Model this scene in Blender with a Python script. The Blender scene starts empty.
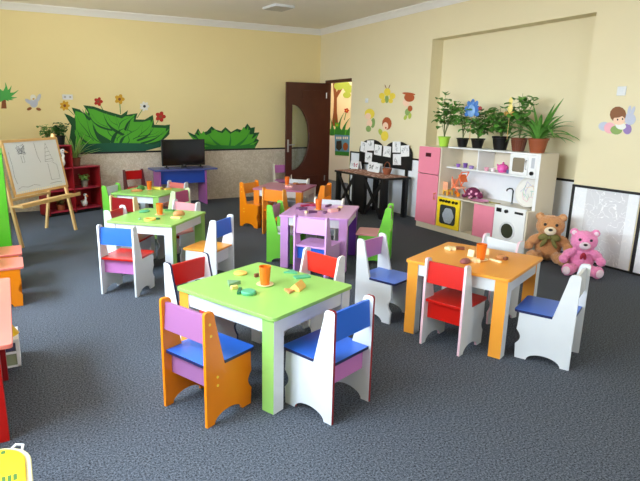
import bpy, bmesh, math, random
from mathutils import Vector, Matrix, Euler
random.seed(7)
sc = bpy.context.scene
COL = sc.collection
PI = math.pi
rad = math.radians

# ------------------------------------------------------------------ camera
FPX, YAW, PITCH, ROLL, CX, CY, EYE = 536.3, rad(26.989), rad(13.4147), rad(0.4669), 283.46, 240.5, 1.5
def cam_axes():
    cy, sy = math.cos(YAW), math.sin(YAW)
    f = Vector((sy*math.cos(PITCH), cy*math.cos(PITCH), -math.sin(PITCH)))
    r = Vector((cy, -sy, 0)); u = r.cross(f)
    c, s = math.cos(ROLL), math.sin(ROLL)
    return c*r + s*u, -s*r + c*u, f
RGT, UPV, FWD = cam_axes()
cd = bpy.data.cameras.new('camera'); cam = bpy.data.objects.new('camera', cd); COL.objects.link(cam)
cam.matrix_world = Matrix(((RGT.x, UPV.x, -FWD.x, 0), (RGT.y, UPV.y, -FWD.y, 0), (RGT.z, UPV.z, -FWD.z, EYE), (0, 0, 0, 1)))
cd.sensor_width = 36; cd.lens = FPX/640*36; cd.shift_x = (320-CX)/640; cd.clip_start = .05
sc.camera = cam
def hit(u, v, ax, val):            # where the sight line through a photo pixel meets a wall, floor or table plane
    d = RGT*((u-CX)/FPX) - UPV*((v-CY)/FPX) + FWD
    o = Vector((0, 0, EYE)); t = (val-o[ax])/d[ax]
    return o + d*t

# ------------------------------------------------------------------ room sizes
XR, YB, XL, YF, H = 5.301, 8.967, -1.0, -2.4, 2.97

# ------------------------------------------------------------------ materials
def lin(c):
    return tuple((x/12.92 if x <= .04045 else ((x+.055)/1.055)**2.4) for x in [k/255 for k in c])
MATS = {}
def mat(name, rgb, rough=.5, noise=.05, scale=30, bump=0, metal=0, trans=0, emit=0, spec=.5, sheen=0, coat=0):
    if name in MATS: return MATS[name]
    m = bpy.data.materials.new(name); m.use_nodes = True
    nt = m.node_tree; b = nt.nodes['Principled BSDF']
    c = lin(rgb)
    b.inputs['Roughness'].default_value = rough; b.inputs['Metallic'].default_value = metal
    b.inputs['Specular IOR Level'].default_value = spec
    b.inputs['Transmission Weight'].default_value = trans
    b.inputs['Sheen Weight'].default_value = sheen
    b.inputs['Coat Weight'].default_value = coat
    tc = nt.nodes.new('ShaderNodeTexCoord'); nz = nt.nodes.new('ShaderNodeTexNoise')
    nz.inputs['Scale'].default_value = scale; nz.inputs['Detail'].default_value = 4
    nt.links.new(tc.outputs['Object'], nz.inputs['Vector'])
    mx = nt.nodes.new('ShaderNodeMix'); mx.data_type = 'RGBA'
    mx.inputs['A'].default_value = (*[max(0, x*(1-noise)) for x in c], 1); mx.inputs['B'].default_value = (*[min(1, x*(1+noise)) for x in c], 1)
    nt.links.new(nz.outputs['Fac'], mx.inputs['Factor']); nt.links.new(mx.outputs['Result'], b.inputs['Base Color'])
    if bump:
        bp = nt.nodes.new('ShaderNodeBump'); bp.inputs['Strength'].default_value = bump; bp.inputs['Distance'].default_value = .01
        nt.links.new(nz.outputs['Fac'], bp.inputs['Height']); nt.links.new(bp.outputs['Normal'], b.inputs['Normal'])
    if emit:
        nt.links.new(mx.outputs['Result'], b.inputs['Emission Color']); b.inputs['Emission Strength'].default_value = emit
    MATS[name] = m; return m

def lam(name, rgb, rough=.28): return mat(name, rgb, rough, .03, 12)
WHITE = lam('white laminate', (218, 221, 225)); OFFW = lam('cream laminate', (243, 238, 224))
GREEN = lam('apple green laminate', (150, 200, 102)); LIME = lam('lime green laminate', (120, 205, 70))
ORANGE = lam('orange laminate', (238, 134, 6)); RED = lam('red laminate', (200, 24, 14)); DRED = lam('dark red laminate', (140, 20, 26))
BLUE = lam('blue laminate', (44, 104, 212)); PINK = lam('mauve pink laminate', (196, 120, 184)); PURP = lam('lilac laminate', (218, 164, 228))
PURP_SHADE = lam('shaded lilac laminate', (112, 58, 160)); ROSE = lam('rose laminate', (232, 132, 150)); SALM = lam('salmon laminate', (232, 128, 118))
TORAN = lam('warm orange laminate', (240, 160, 58)); NAVY = lam('navy edge', (34, 40, 84)); PINKW = lam('pale pink edge', (238, 196, 208))
MAUV = lam('mauve laminate', (160, 104, 152)); TMAUVE = lam('dusty mauve laminate', (190, 118, 160)); CREAM = lam('cream edge', (246, 224, 168)); PPINK = lam('light pink laminate', (240, 158, 164))
YEL = lam('yellow laminate', (250, 216, 40)); BLACK = mat('black paint', (16, 15, 17), .45); BLACKP = mat('black plastic', (12, 12, 13), .35)
SILV = mat('brushed steel', (190, 190, 192), .3, metal=1); PAPER = mat('white paper', (240, 240, 242), .8)
PINE = mat('pine wood', (222, 178, 116), .5, .12, 9); YELCAP = mat('yellow plastic caps', (255, 214, 70), .4)
BROWNW = mat('dark red brown wood', (74, 30, 16), .35, .25, 6)
KITW = lam('white kitchen laminate', (240, 240, 240)); KITB = lam('beige kitchen laminate', (226, 214, 192)); KPINK = lam('fridge pink laminate', (236, 138, 160))
LEAF = mat('mid green leaves', (92, 150, 60), .45, .4, 30); DLEAF = mat('deep green leaves', (40, 92, 36), .45, .35, 40); LLEAF = mat('light green leaves', (142, 184, 92), .45, .25, 40)
STEM = mat('green brown stems', (92, 104, 52), .6); SOIL = mat('potting soil', (46, 34, 26), .95, .3, 60)
TERRA = mat('brown glazed clay', (150, 78, 46), .4, .12, 14); DTERRA = mat('dark brown glazed clay', (112, 60, 40), .4, .12, 14)
CUPO = mat('orange cup plastic', (240, 118, 30), .22, .03, 20, trans=.15); SAUC = mat('cream saucer', (250, 226, 176), .35)

# ------------------------------------------------------------------ mesh building
class MB:
    def __init__(s): s.bm = bmesh.new()
    def face(s, vs, m=0):
        try: f = s.bm.faces.new(vs); f.material_index = m; return f
        except ValueError: return None
    def box(s, x0, x1, y0, y1, z0, z1, m=0, mx=None, my=None):
        v = [s.bm.verts.new((x, y, z)) for x in (x0, x1) for y in (y0, y1) for z in (z0, z1)]
        for q, k in (((0,1,3,2), mx), ((4,6,7,5), mx), ((0,4,5,1), my), ((2,3,7,6), my), ((0,2,6,4), None), ((1,5,7,3), None)):
            s.face([v[i] for i in q], m if k is None else k)
        return s
    def obox(s, c, size, rot, m=0):            # box turned about its centre; rot is an Euler triple or a matrix
        R = rot if isinstance(rot, Matrix) else Euler(rot).to_matrix()
        c = Vector(c); hx, hy, hz = [k/2 for k in size]
        v = [s.bm.verts.new(c + R @ Vector((x, y, z))) for x in (-hx, hx) for y in (-hy, hy) for z in (-hz, hz)]
        for q in ((0,1,3,2), (4,6,7,5), (0,4,5,1), (2,3,7,6), (0,2,6,4), (1,5,7,3)): s.face([v[i] for i in q], m)
        return s
    def bar(s, a, b, w, t, up=(0, 0, 1), m=0):  # rectangular bar from a to b
        a, b = Vector(a), Vector(b); d = (b-a); L = d.length; d.normalize()
        x = d.cross(Vector(up)); x = x.normalized() if x.length > 1e-4 else Vector((1, 0, 0)); y = x.cross(d)
        R = Matrix((x, d, y)).transposed()
        return s.obox((a+b)/2, (w, L, t), R, m)
    def prism(s, pts, ax, a0, a1, m=0, ms=None):
        ms = m if ms is None else ms
        def P(p, a): return {'x': (a, p[0], p[1]), 'y': (p[0], a, p[1]), 'z': (p[0], p[1], a)}[ax]
        A = [s.bm.verts.new(P(p, a0)) for p in pts]; B = [s.bm.verts.new(P(p, a1)) for p in pts]
        s.face(A[::-1], m); s.face(B, m); n = len(pts)
        for i in range(n): s.face([A[i], A[(i+1) % n], B[(i+1) % n], B[i]], ms)
        return s
    def lathe(s, prof, c=(0, 0, 0), seg=20, m=0, sx=1, sy=1, caps=True):
        c = Vector(c); rings = []
        for r, z in prof:
            if r < 1e-5: rings.append([s.bm.verts.new(c + Vector((0, 0, z)))])
            else: rings.append([s.bm.verts.new(c + Vector((sx*r*math.cos(2*PI*i/seg), sy*r*math.sin(2*PI*i/seg), z))) for i in range(seg)])
        for a, b in zip(rings, rings[1:]):
            for i in range(seg):
                j = (i+1) % seg
                if len(a) == 1 and len(b) == 1: continue
                if len(a) == 1: s.face([a[0], b[j], b[i]], m)
                elif len(b) == 1: s.face([a[i], a[j], b[0]], m)
                else: s.face([a[i], a[j], b[j], b[i]], m)
        if caps and len(rings[0]) > 1: s.face(rings[0][::-1], m)
        if caps and len(rings[-1]) > 1: s.face(rings[-1], m)
        return s
    def cylinder(s, a, b, r, seg=12, m=0): return s.tube([a, b], r, seg, m)
    def tube(s, pts, r, seg=8, m=0):
        pts = [Vector(p) for p in pts]; rs = r if isinstance(r, (list, tuple)) else [r]*len(pts); rings = []
        for i, p in enumerate(pts):
            d = (pts[min(i+1, len(pts)-1)] - pts[max(i-1, 0)]).normalized()
            x = d.cross(Vector((0, 0, 1))); x = x.normalized() if x.length > 1e-3 else Vector((1, 0, 0)); y = d.cross(x)
            rings.append([s.bm.verts.new(p + (x*math.cos(2*PI*k/seg) + y*math.sin(2*PI*k/seg))*rs[i]) for k in range(seg)])
        for a, b in zip(rings, rings[1:]):
            for k in range(seg): s.face([a[k], a[(k+1) % seg], b[(k+1) % seg], b[k]], m)
        s.face(rings[0][::-1], m); s.face(rings[-1], m)
        return s
    def ell(s, c, r, rot=(0, 0, 0), seg=16, m=0):
        R = Euler(rot).to_matrix(); c = Vector(c); n = seg//2; rings = []
        for i in range(n+1):
            t = PI*i/n; z = -math.cos(t); q = math.sin(t)
            if q < 1e-6: rings.append([s.bm.verts.new(c + R @ Vector((0, 0, z*r[2])))])
            else: rings.append([s.bm.verts.new(c + R @ Vector((q*r[0]*math.cos(2*PI*k/seg), q*r[1]*math.sin(2*PI*k/seg), z*r[2]))) for k in range(seg)])
        for a, b in zip(rings, rings[1:]):
            for i in range(seg):
                j = (i+1) % seg
                if len(a) == 1: s.face([a[0], b[j], b[i]], m)
                elif len(b) == 1: s.face([a[i], a[j], b[0]], m)
                else: s.face([a[i], a[j], b[j], b[i]], m)
        return s
    def poly(s, pts, m=0): return s.face([s.bm.verts.new(p) for p in pts], m)
    def leaf(s, base, d, L, w, droop, m=0, n=4, tipw=.0):   # folded blade that bends down along its length
        p = Vector(base); d = Vector(d).normalized(); prev = None; up = Vector((0, 0, 1))
        for i in range(n+1):
            t = i/n; side = d.cross(up); side = side.normalized() if side.length > 1e-3 else Vector((1, 0, 0))
            nrm = side.cross(d); ww = w*(math.sin(PI*min(1, .12+.88*t))**.8 if t < 1 else tipw)/1.0*.5
            row = [s.bm.verts.new(p - side*ww + nrm*ww*.35), s.bm.verts.new(p), s.bm.verts.new(p + side*ww + nrm*ww*.35)]
            if prev:
                s.face([prev[0], prev[1], row[1], row[0]], m); s.face([prev[1], prev[2], row[2], row[1]], m)
            prev = row; p = p + d*(L/n); d = (d + Vector((0, 0, -droop/n))).normalized()
        return s
    def mesh(s, name, mats, smooth=35, tri=False):
        bmesh.ops.recalc_face_normals(s.bm, faces=s.bm.faces)
        if tri: bmesh.ops.triangulate(s.bm, faces=[f for f in s.bm.faces if len(f.verts) > 4])
        me = bpy.data.meshes.new(name); s.bm.to_mesh(me); s.bm.free()
        for m in (mats if isinstance(mats, (list, tuple)) else [mats]): me.materials.append(m)
        for p in me.polygons: p.use_smooth = True
        me.set_sharp_from_angle(angle=rad(smooth))
        return me
    def build(s, name, mats, parent=None, bevel=0, smooth=35, tri=False, label=None):
        return link(name, s.mesh(name, mats, smooth, tri), parent, bevel, label)
def link(name, me, parent=None, bevel=0, label=None):
    o = bpy.data.objects.new(name, me); COL.objects.link(o)
    if parent is not None: o.parent = parent
    if bevel:
        b = o.modifiers.new('soft edges', 'BEVEL'); b.width = bevel; b.segments = 2; b.limit_method = 'ANGLE'; b.angle_limit = rad(50)
    if label: o['label'] = label
    return o
def tag(o, label, cat, group=None, kind=None):
    o['label'] = label; o['category'] = cat
    if group: o['group'] = group
    if kind: o['kind'] = kind
    return o
def thing(name, label, cat, loc=(0, 0, 0), rz=0, group=None, kind=None):
    o = bpy.data.objects.new(name, None); COL.objects.link(o); o.empty_display_size = .1
    o.location = loc; o.rotation_euler = (0, 0, rz)
    return tag(o, label, cat, group, kind)
def struct(name, mb, m, bevel=0, parent=None):
    o = mb.build(name, m, parent, bevel)
    if parent is None: o['kind'] = 'structure'
    return o
def circ(cx, cy, r, n=16, ry=None, a0=0):
    return [(cx + r*math.cos(a0+2*PI*i/n), cy + (r if ry is None else ry)*math.sin(a0+2*PI*i/n)) for i in range(n)]
def rrect(x0, x1, y0, y1, r, n=5):
    out = []
    for cx, cy, a in ((x1-r, y1-r, 0), (x0+r, y1-r, 90), (x0+r, y0+r, 180), (x1-r, y0+r, 270)):
        for i in range(n+1):
            t = rad(a + 90*i/n); out.append((cx + r*math.cos(t), cy + r*math.sin(t)))
    return out

# ================================================================== ROOM
def wallmat(name, rgb, rough=.85):
    return mat(name, rgb, rough, .02, 3, bump=0)
WALLC = wallmat('cream wall paint', (240, 222, 166)); WALLR = wallmat('cream wall paint with cool light tint', (228, 216, 180))  # right wall's paler cream has the cooler daylight mixed into its colour
def carpet():
    m = mat('grey blue carpet', (58, 64, 76), .95, .0, 1, spec=.15); nt = m.node_tree; b = nt.nodes['Principled BSDF']
    tc = nt.nodes['Texture Coordinate']
    n1 = nt.nodes.new('ShaderNodeTexNoise'); n1.inputs['Scale'].default_value = 250; n1.inputs['Detail'].default_value = 3
    n2 = nt.nodes.new('ShaderNodeTexNoise'); n2.inputs['Scale'].default_value = 105; n2.inputs['Detail'].default_value = 5
    for n in (n1, n2): nt.links.new(tc.outputs['Object'], n.inputs['Vector'])
    ad = nt.nodes.new('ShaderNodeMath'); ad.operation = 'ADD'; nt.links.new(n1.outputs['Fac'], ad.inputs[0]); nt.links.new(n2.outputs['Fac'], ad.inputs[1])
    r = nt.nodes.new('ShaderNodeValToRGB'); e = r.color_ramp.elements
    mr = nt.nodes.new('ShaderNodeMath'); mr.operation = 'MULTIPLY'; mr.inputs[1].default_value = .5; nt.links.new(ad.outputs[0], mr.inputs[0])
    e[0].position = .40; e[0].color = (*lin((31, 34, 40)), 1); e[1].position = .60; e[1].color = (*lin((108, 114, 125)), 1)
    nt.links.new(mr.outputs[0], r.inputs['Fac']); nt.links.new(r.outputs['Color'], b.inputs['Base Color'])
    bp = nt.nodes.new('ShaderNodeBump'); bp.inputs['Strength'].default_value = .5; bp.inputs['Distance'].default_value = .006
    nt.links.new(n1.outputs['Fac'], bp.inputs['Height']); nt.links.new(bp.outputs['Normal'], b.inputs['Normal'])
    return m
CARPET = carpet()
def wallpaper(name, base, vein, scale, width=.035, stripe=None):
    m = mat(name, base, .7, .04, 8); nt = m.node_tree; b = nt.nodes['Principled BSDF']; tc = nt.nodes['Texture Coordinate']
    mix0 = [n for n in nt.nodes if n.type == 'MIX'][0]
    col = mix0.outputs['Result']
    if stripe:                                  # a broad greyer stripe printed between two heights of Y
        sp = nt.nodes.new('ShaderNodeSeparateXYZ'); nt.links.new(tc.outputs['Object'], sp.inputs[0])
        g1 = nt.nodes.new('ShaderNodeMath'); g1.operation = 'GREATER_THAN'; g1.inputs[1].default_value = stripe[0]
        g2 = nt.nodes.new('ShaderNodeMath'); g2.operation = 'LESS_THAN'; g2.inputs[1].default_value = stripe[1]
        mu = nt.nodes.new('ShaderNodeMath'); mu.operation = 'MULTIPLY'
        for g in (g1, g2): nt.links.new(sp.outputs['Y'], g.inputs[0])
        nt.links.new(g1.outputs[0], mu.inputs[0]); nt.links.new(g2.outputs[0], mu.inputs[1])
        mx = nt.nodes.new('ShaderNodeMix'); mx.data_type = 'RGBA'; mx.inputs['B'].default_value = (*lin(stripe[2]), 1)
        nt.links.new(mu.outputs[0], mx.inputs['Factor']); nt.links.new(col, mx.inputs['A']); col = mx.outputs['Result']
    nz = nt.nodes.new('ShaderNodeTexNoise'); nz.inputs['Scale'].default_value = scale; nz.inputs['Detail'].default_value = 2; nz.inputs['Distortion'].default_value = 1.2
    nt.links.new(tc.outputs['Object'], nz.inputs['Vector'])
    s1 = nt.nodes.new('ShaderNodeMath'); s1.operation = 'SUBTRACT'; s1.inputs[1].default_value = .5; nt.links.new(nz.outputs['Fac'], s1.inputs[0])
    a1 = nt.nodes.new('ShaderNodeMath'); a1.operation = 'ABSOLUTE'; nt.links.new(s1.outputs[0], a1.inputs[0])
    l1 = nt.nodes.new('ShaderNodeMath'); l1.operation = 'LESS_THAN'; l1.inputs[1].default_value = width; nt.links.new(a1.outputs[0], l1.inputs[0])
    mx = nt.nodes.new('ShaderNodeMix'); mx.data_type = 'RGBA'; mx.inputs['B'].default_value = (*lin(vein), 1)
    nt.links.new(l1.outputs[0], mx.inputs['Factor']); nt.links.new(col, mx.inputs['A']); nt.links.new(mx.outputs['Result'], b.inputs['Base Color'])
    return m
WPBACK = wallpaper('grey beige patterned wallpaper', (204, 190, 170), (218, 206, 190), 14, .05)
WPPALE = wallpaper('pale wallpaper with grey stripe', (240, 242, 246), (248, 248, 250), 9, .012, (3.066, 3.493, (218, 218, 222)))
WPWHITE = mat('white wallpaper', (238, 240, 246), .7, .03, 10)

struct('floor', MB().box(XL-.2, 7.2, YF-.2, 13, -.1, 0), CARPET)
struct('ceiling', MB().box(XL-.2, XR+.3, YF-.2, YB+.2, H, H+.1), mat('white ceiling paint', (238, 232, 220), .9, .02, 3))
struct('wall_back', MB().box(XL-.2, XR, YB, YB+.15, 0, H), WALLC)
NY0, NY1, NZ, NX = 3.655, 5.985, 2.487, 5.5
DY0, DY1, DZ = 7.91, 8.74, 2.075
w = MB()
w.box(XR, XR+.3, YF, NY0, 0, H); w.box(XR, XR+.3, NY1, DY0-.25, 0, H); w.box(XR, XR+.1, DY0-.25, DY0, 0, H); w.box(NX, XR+.3, NY0, NY1, 0, NZ); w.box(XR, XR+.3, NY0, NY1, NZ, H)
w.box(XR, XR+.1, DY0, DY1, DZ, H); w.box(XR, XR+.1, DY1, YB+.15, 0, H)
struct('wall_right', w, WALLR)
WINS = [(.9, 2.9), (3.3, 5.2), (5.6, 7.0)]
WZ0, WZ1 = .80, 2.75
w = MB(); ys = [YF] + [k for a in WINS for k in a] + [YB]
for a, b in zip(ys[::2], ys[1::2]): w.box(XL-.2, XL, a, b, 0, H)
for a, b in WINS: w.box(XL-.2, XL, a, b, 0, WZ0); w.box(XL-.2, XL, a, b, WZ1, H)
struct('wall_left', w, WALLC)
RW = [(-.2, 1.6), (2.6, 4.4)]
w = MB(); xs = [XL-.2] + [k for a in RW for k in a] + [XR+.3]
for a, b in zip(xs[::2], xs[1::2]): w.box(a, b, YF-.2, YF, 0, H)
for a, b in RW: w.box(a, b, YF-.2, YF, 0, WZ0); w.box(a, b, YF-.2, YF, WZ1, H)
struct('wall_front', w, WALLC)
k = 0
for a, b in WINS:
    k += 1; m = MB()
    for p in ((a, a+.06), ((a+b)/2-.03, (a+b)/2+.03), (b-.06, b)): m.box(XL-.15, XL-.08, p[0], p[1], WZ0, WZ1)
    for p in ((WZ0, WZ0+.06), (WZ1-.06, WZ1)): m.box(XL-.15, XL-.08, a, b, *p)
    struct('window_%d' % k, m, WHITE)
for a, b in RW:
    k += 1; m = MB()
    for p in ((a, a+.06), ((a+b)/2-.03, (a+b)/2+.03), (b-.06, b)): m.box(p[0], p[1], YF-.15, YF-.08, WZ0, WZ1)
    for p in ((WZ0, WZ0+.06), (WZ1-.06, WZ1)): m.box(a, b, YF-.15, YF-.08, *p)
    struct('window_%d' % k, m, WHITE)
# cornice: a cove profile along back and right walls
CORN = mat('white cornice', (236, 234, 230), .8, .02, 5)
cz = 2.875
prof = [(0, cz), (.012, cz), (.02, cz+.012), (.035, cz+.04), (.06, cz+.07), (.075, cz+.078), (.075, H), (0, H)]
struct('trim_1', MB().prism([(YB-p, z) for p, z in prof], 'x', XL, XR), CORN)
struct('trim_2', MB().prism([(XR-p, z) for p, z in prof], 'y', YF, YB), CORN)
# wainscot and its black strips
struct('wall_back_wainscot', MB().box(XL, XR-.001, YB-.008, YB, 0, .845), WPBACK)
struct('trim_3', MB().box(XL, XR-.012, YB-.016, YB, .845, .872), BLACK, .002)
struct('wall_right_wainscot', MB().box(XR-.008, XR, NY1, DY0-.08, 0, .84), WPWHITE)
struct('trim_4', MB().box(XR-.016, XR, NY1, DY0-.05, .838, .862).box(XR-.016, XR, DY0-.075, DY0-.05, 0, .838), BLACK, .002)
struct('wall_niche_wainscot', MB().box(NX-.008, NX, NY0, NY1, 0, .785), WPWHITE)
struct('trim_5', MB().box(NX-.016, NX, NY0, NY1, .785, .81), BLACK, .002)
PY0, PY1 = 2.965, 3.655
struct('wall_right_panel', MB().box(XR-.008, XR, PY0, PY1, .02, .765), WPPALE)
struct('wall_right_panel_near', MB().box(XR-.008, XR, YF, PY0-.05, .02, .765), WPPALE)
struct('trim_6', MB().box(XR-.02, XR, YF, PY1, .765, .79).box(XR-.02, XR, PY1-.028, PY1, 0, .765).box(XR-.02, XR, PY0-.05, PY0-.02, 0, .765), BLACK, .002)
struct('baseboard_right', MB().box(XR-.012, XR, YF, PY0-.05, 0, .02).box(XR-.012, XR, PY0-.02, PY1-.028, 0, .02), BLACK)
# door opening with its frame, and the corridor behind
struct('trim_7', MB().box(XR-.02, XR+.09, DY0, DY1, DZ-.05, DZ).box(XR-.02, XR+.09, DY1-.03, DY1, 0, DZ-.05).box(XR+.03, XR+.09, DY0, DY0+.02, 0, DZ-.05), BROWNW, .003)
CX0 = 6.6
CWALL = wallmat('corridor cream paint', (246, 226, 186)); CWHITE = wallmat('corridor white panel', (232, 232, 236))
struct('wall_corridor', MB().box(CX0, CX0+.1, 5, 13, 1.0, 2.8).box(XR, CX0+.1, 12.9, 13, 0, 2.8).box(XR+.3, CX0+.1, 5, 5.1, 0, 2.8).box(XR, XR+.1, YB+.15, 13, 0, 2.8), CWALL)
struct('wall_corridor_dado', MB().box(CX0-.01, CX0+.1, 5.1, 12.9, 0, 1.0), CWHITE)
struct('ceiling_corridor', MB().box(XR+.1, CX0+.1, 5, 13, 2.8, 2.9), CWHITE)
# ---- open door leaf against the back wall
dl = thing('door_1', 'dark red-brown wooden door standing open, half-moon glass pane', 'door', (XR-.025, 8.70, .008), rad(180-1.2), kind='structure')
LW, LH = .81, 2.015
gz0, gz1 = .46, 1.64; gx = LW-.12; gb = .34        # the half-moon: straight side near the handle edge
arc = [(gx - gb*math.sin(PI*i/20), gz0 + (gz1-gz0)*(1-math.cos(PI*i/20))/2) for i in range(21)]
m = MB()
m.prism([(0, 0), (LW, 0), (LW, gz0), (gx, gz0)] + arc[1:-1] + [(gx, gz1), (LW, gz1), (LW, LH), (0, LH)], 'y', -.02, .02)
m.box(gx, LW, -.02, .02, gz0, gz1)
m.build('door_leaf', BROWNW, dl, 0, tri=True)
m = MB()
for (x0, x1, z0, z1) in ((.1, .5, .10, .36), (.1, .5, 1.74, 1.9)): 
    for q in ((x0, x1, z0, z0+.02), (x0, x1, z1-.02, z1), (x0, x0+.02, z0, z1), (x1-.02, x1, z0, z1)): m.box(q[0], q[1], .02, .027, q[2], q[3])
m.build('door_moulding', BROWNW, dl)
GLASS = mat('clear door glass', (225, 232, 225), .03, 0, 1, trans=1); 
m = MB(); m.prism(arc, 'y', -.004, .004); m.build('glass_pane', GLASS, dl, tri=True)
m = MB(); m.tube([(p[0], .022, p[1]) for p in arc], .012, 6); m.build('glass_bead', BROWNW, dl)
hd = MB().box(LW-.055, LW-.02, .02, .028, .80, 1.02).build('handle_plate', SILV, dl, .003)
MB().tube([(LW-.037, .028, .93), (LW-.037, .06, .93), (LW-.15, .062, .93)], .009, 10).build('handle_lever', SILV, hd)
for z in (.25, 1.75): MB().cylinder((0, .022, z), (0, .022, z+.1), .01, 10).build('hinge', SILV, dl)

# ================================================================== pictures on the walls (flat, at their real place)
def back(u, v, off=.001): p = hit(u, v, 1, YB); return Vector((p.x, YB-off, p.z))
def right(u, v, off=.001): p = hit(u, v, 0, XR); return Vector((XR-off, p.y, p.z))
def corr(u, v, off=.001): p = hit(u, v, 0, CX0); return Vector((CX0-off, p.y, p.z))
def flat(name, wall, pts, off, m, parent, label=None):
    mb = MB(); A = [wall(u, v, off) for u, v in pts]
    mb.poly(A); return mb.build(name, m, parent, tri=True, label=label)
def blob(u, v, ru, rv=None, n=14, a=0, wob=0, pet=0):
    rv = ru if rv is None else rv; out = []
    for i in range(n):
        t = 2*PI*i/n; q = 1 + wob*math.cos(pet*t); x = ru*q*math.cos(t); y = rv*q*math.sin(t)
        out.append((u + x*math.cos(a) - y*math.sin(a), v + x*math.sin(a) + y*math.cos(a)))
    return out
def blade(b, t, w, bend, n=9):                    # curved pointed leaf outline from base b to tip t
    (x0, y0), (x1, y1) = b, t; dx, dy = x1-x0, y1-y0; L = math.hypot(dx, dy); nx, ny = -dy/L, dx/L; lft, rgt = [], []
    for i in range(n+1):
        s = i/n; q = bend*L*math.sin(PI*s*.9)*.8; px, py = x0+dx*s+nx*q, y0+dy*s+ny*q; ww = w*(1-s)**.75*(.55+.45*math.sin(PI*min(1, s*1.4+.1)))
        lft.append((px+nx*ww, py+ny*ww)); rgt.append((px-nx*ww, py-ny*ww))
    return lft + rgt[::-1][1:]
PD = mat('dark green paint', (18, 84, 38), .7); PL = mat('bright green paint', (84, 178, 44), .7); PM = mat('mid green paint', (40, 128, 48), .7); PT = mat('blue green paint', (22, 92, 66), .7)
PR = mat('red paint', (184, 40, 24), .7); PY = mat('ochre paint', (214, 164, 40), .7); PW = mat('white paint', (236, 234, 226), .7); PK = mat('black line paint', (40, 36, 34), .7)
PBR = mat('brown paint', (142, 78, 38), .7); PGR = mat('yellow green paint', (176, 190, 74), .7); PSK = mat('skin paint', (244, 206, 178), .7); PGY = mat('pale grey blue paint', (190, 194, 212), .7)
PYL = mat('yellow paint', (238, 212, 72), .7); PHR = mat('auburn paint', (176, 84, 40), .7); PLG = mat('sage green paint', (140, 168, 96), .7); PLI = mat('mauve paint', (150, 124, 180), .7); PBN = mat('hair brown paint', (136, 88, 56), .7)
PBL = mat('blue paint', (88, 150, 200), .7); PPK = mat('pink paint', (238, 176, 186), .7); PFG = mat('palm green paint', (78, 176, 84), .7)
g = thing('grass_mural', 'large painted clump of broad green leaves and flowers above the bookshelf', 'mural', (2, YB, .9)); g.location = (0, 0, 0)
Z = lambda pts, ox=60, oy=90, s=5.333: [(ox+x/s, oy+y/s) for x, y in pts]
BIGL = [(22,125),(52,136),(76,150),(80,135),(62,93),(105,104),(142,138),(150,120),(124,81),(180,88),(248,112),(326,134),(362,108),(357,132),(413,124),(404,157),(452,158),(495,133),(503,185),(560,188),(586,184),(583,235),(548,268),(535,302),(455,324),(140,330),(80,315),(48,280),(60,190)]
flat('leaf_dark_base', back, Z(BIGL), .001, PD, g)  # dark green outline shape painted behind the leaves
INN = [(92,160),(84,112),(118,122),(150,150),(160,130),(146,98),(184,104),(246,128),(330,152),(348,140),(396,140),(392,170),(440,170),(482,160),(490,200),(540,202),(566,204),(560,235),(520,268),(480,300),(140,300),(96,290),(78,230)]
flat('leaf', back, Z(INN), .0015, PL, g)
for b, t, w, bd in (((140,270),(85,108),26,-.1), ((250,265),(140,95),36,-.16), ((300,255),(165,105),34,-.2), ((330,240),(255,118),34,-.22), ((400,260),(300,125),20,-.2), ((330,215),(405,132),22,-.12), ((370,275),(440,168),30,.12),
                    ((420,280),(492,152),22,.12), ((400,285),(545,205),26,.1), ((450,285),(580,200),24,.16), ((110,285),(75,215),26,.15), ((330,280),(350,205),28,.1), ((160,285),(110,215),24,-.1)):
    KZ = .002+.0003*len([c for c in g.children if c.name.startswith('leaf')])/2
    flat('leaf_outline', back, Z(blade(b, t, w*1.3+5, bd)), KZ, PD, g); flat('leaf', back, Z(blade(b, t, w*1.3, bd)), KZ+.00015, PL, g)
for b, t, w, bd in (((262,285),(178,172),24,-.2), ((275,285),(352,208),14,-.24), ((320,285),(372,238),10,-.2), ((340,240),(236,112),10,-.22), ((160,160),(120,100),9,-.1), ((410,270),(498,188),8,.2), ((430,285),(560,205),7,.15), ((345,215),(408,138),8,-.15), ((150,285),(95,205),7,-.2), ((280,215),(150,100),7,-.25), ((470,290),(585,225),8,.15)):
    flat('leaf', back, Z(blade(b, t, w, bd)), .0085, PD, g)
flat('ground_band', back, Z([(60,300),(140,288),(260,282),(420,284),(500,290),(545,270),(535,304),(455,324),(140,332),(70,328)]), .009, PT, g)
def inner(pts, cx, cy, k): return [(cx+(x-cx)*k, cy+(y-cy)*k) for x, y in pts]
def flower(wall, u, v, r, m, stem, parent, off=.004, pet=6, mc=PY):
    flat('stem', wall, [(u-.35, v), (stem[0]-.35, stem[1]), (stem[0]+.35, stem[1]), (u+.35, v)], off-.0005, PM, parent)
    f = flat('flower', wall, [(u+r*(.62+.38*abs(math.cos(pet*i*PI/40)))*math.cos(2*PI*i/40), v+r*(.62+.38*abs(math.cos(pet*i*PI/40)))*math.sin(2*PI*i/40)) for i in range(40)], off, m, parent)
    flat('flower_centre', wall, blob(u, v, r*.28), off+.0005, mc, f)
flower(back, 64.7, 105.7, 5.2, PY, (74, 115), g, mc=PBR, pet=7); flower(back, 98.3, 101.6, 4.6, PR, (103, 110), g, mc=PBR, pet=5); flower(back, 119.5, 99.2, 5.2, PY, (120.5, 114), g, mc=PBR, pet=5)
flower(back, 144.4, 106.3, 5.0, PW, (137, 118), g, pet=7, mc=PK); flower(back, 160.4, 116.6, 5.4, PR, (156, 124), g, mc=PBR, pet=5)
g = thing('grass_mural', 'smaller painted clump of green leaves between the television and the door', 'mural'); 
Z2 = lambda pts: [(140+x/4.923, 110+y/4.923) for x, y in pts]
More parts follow.
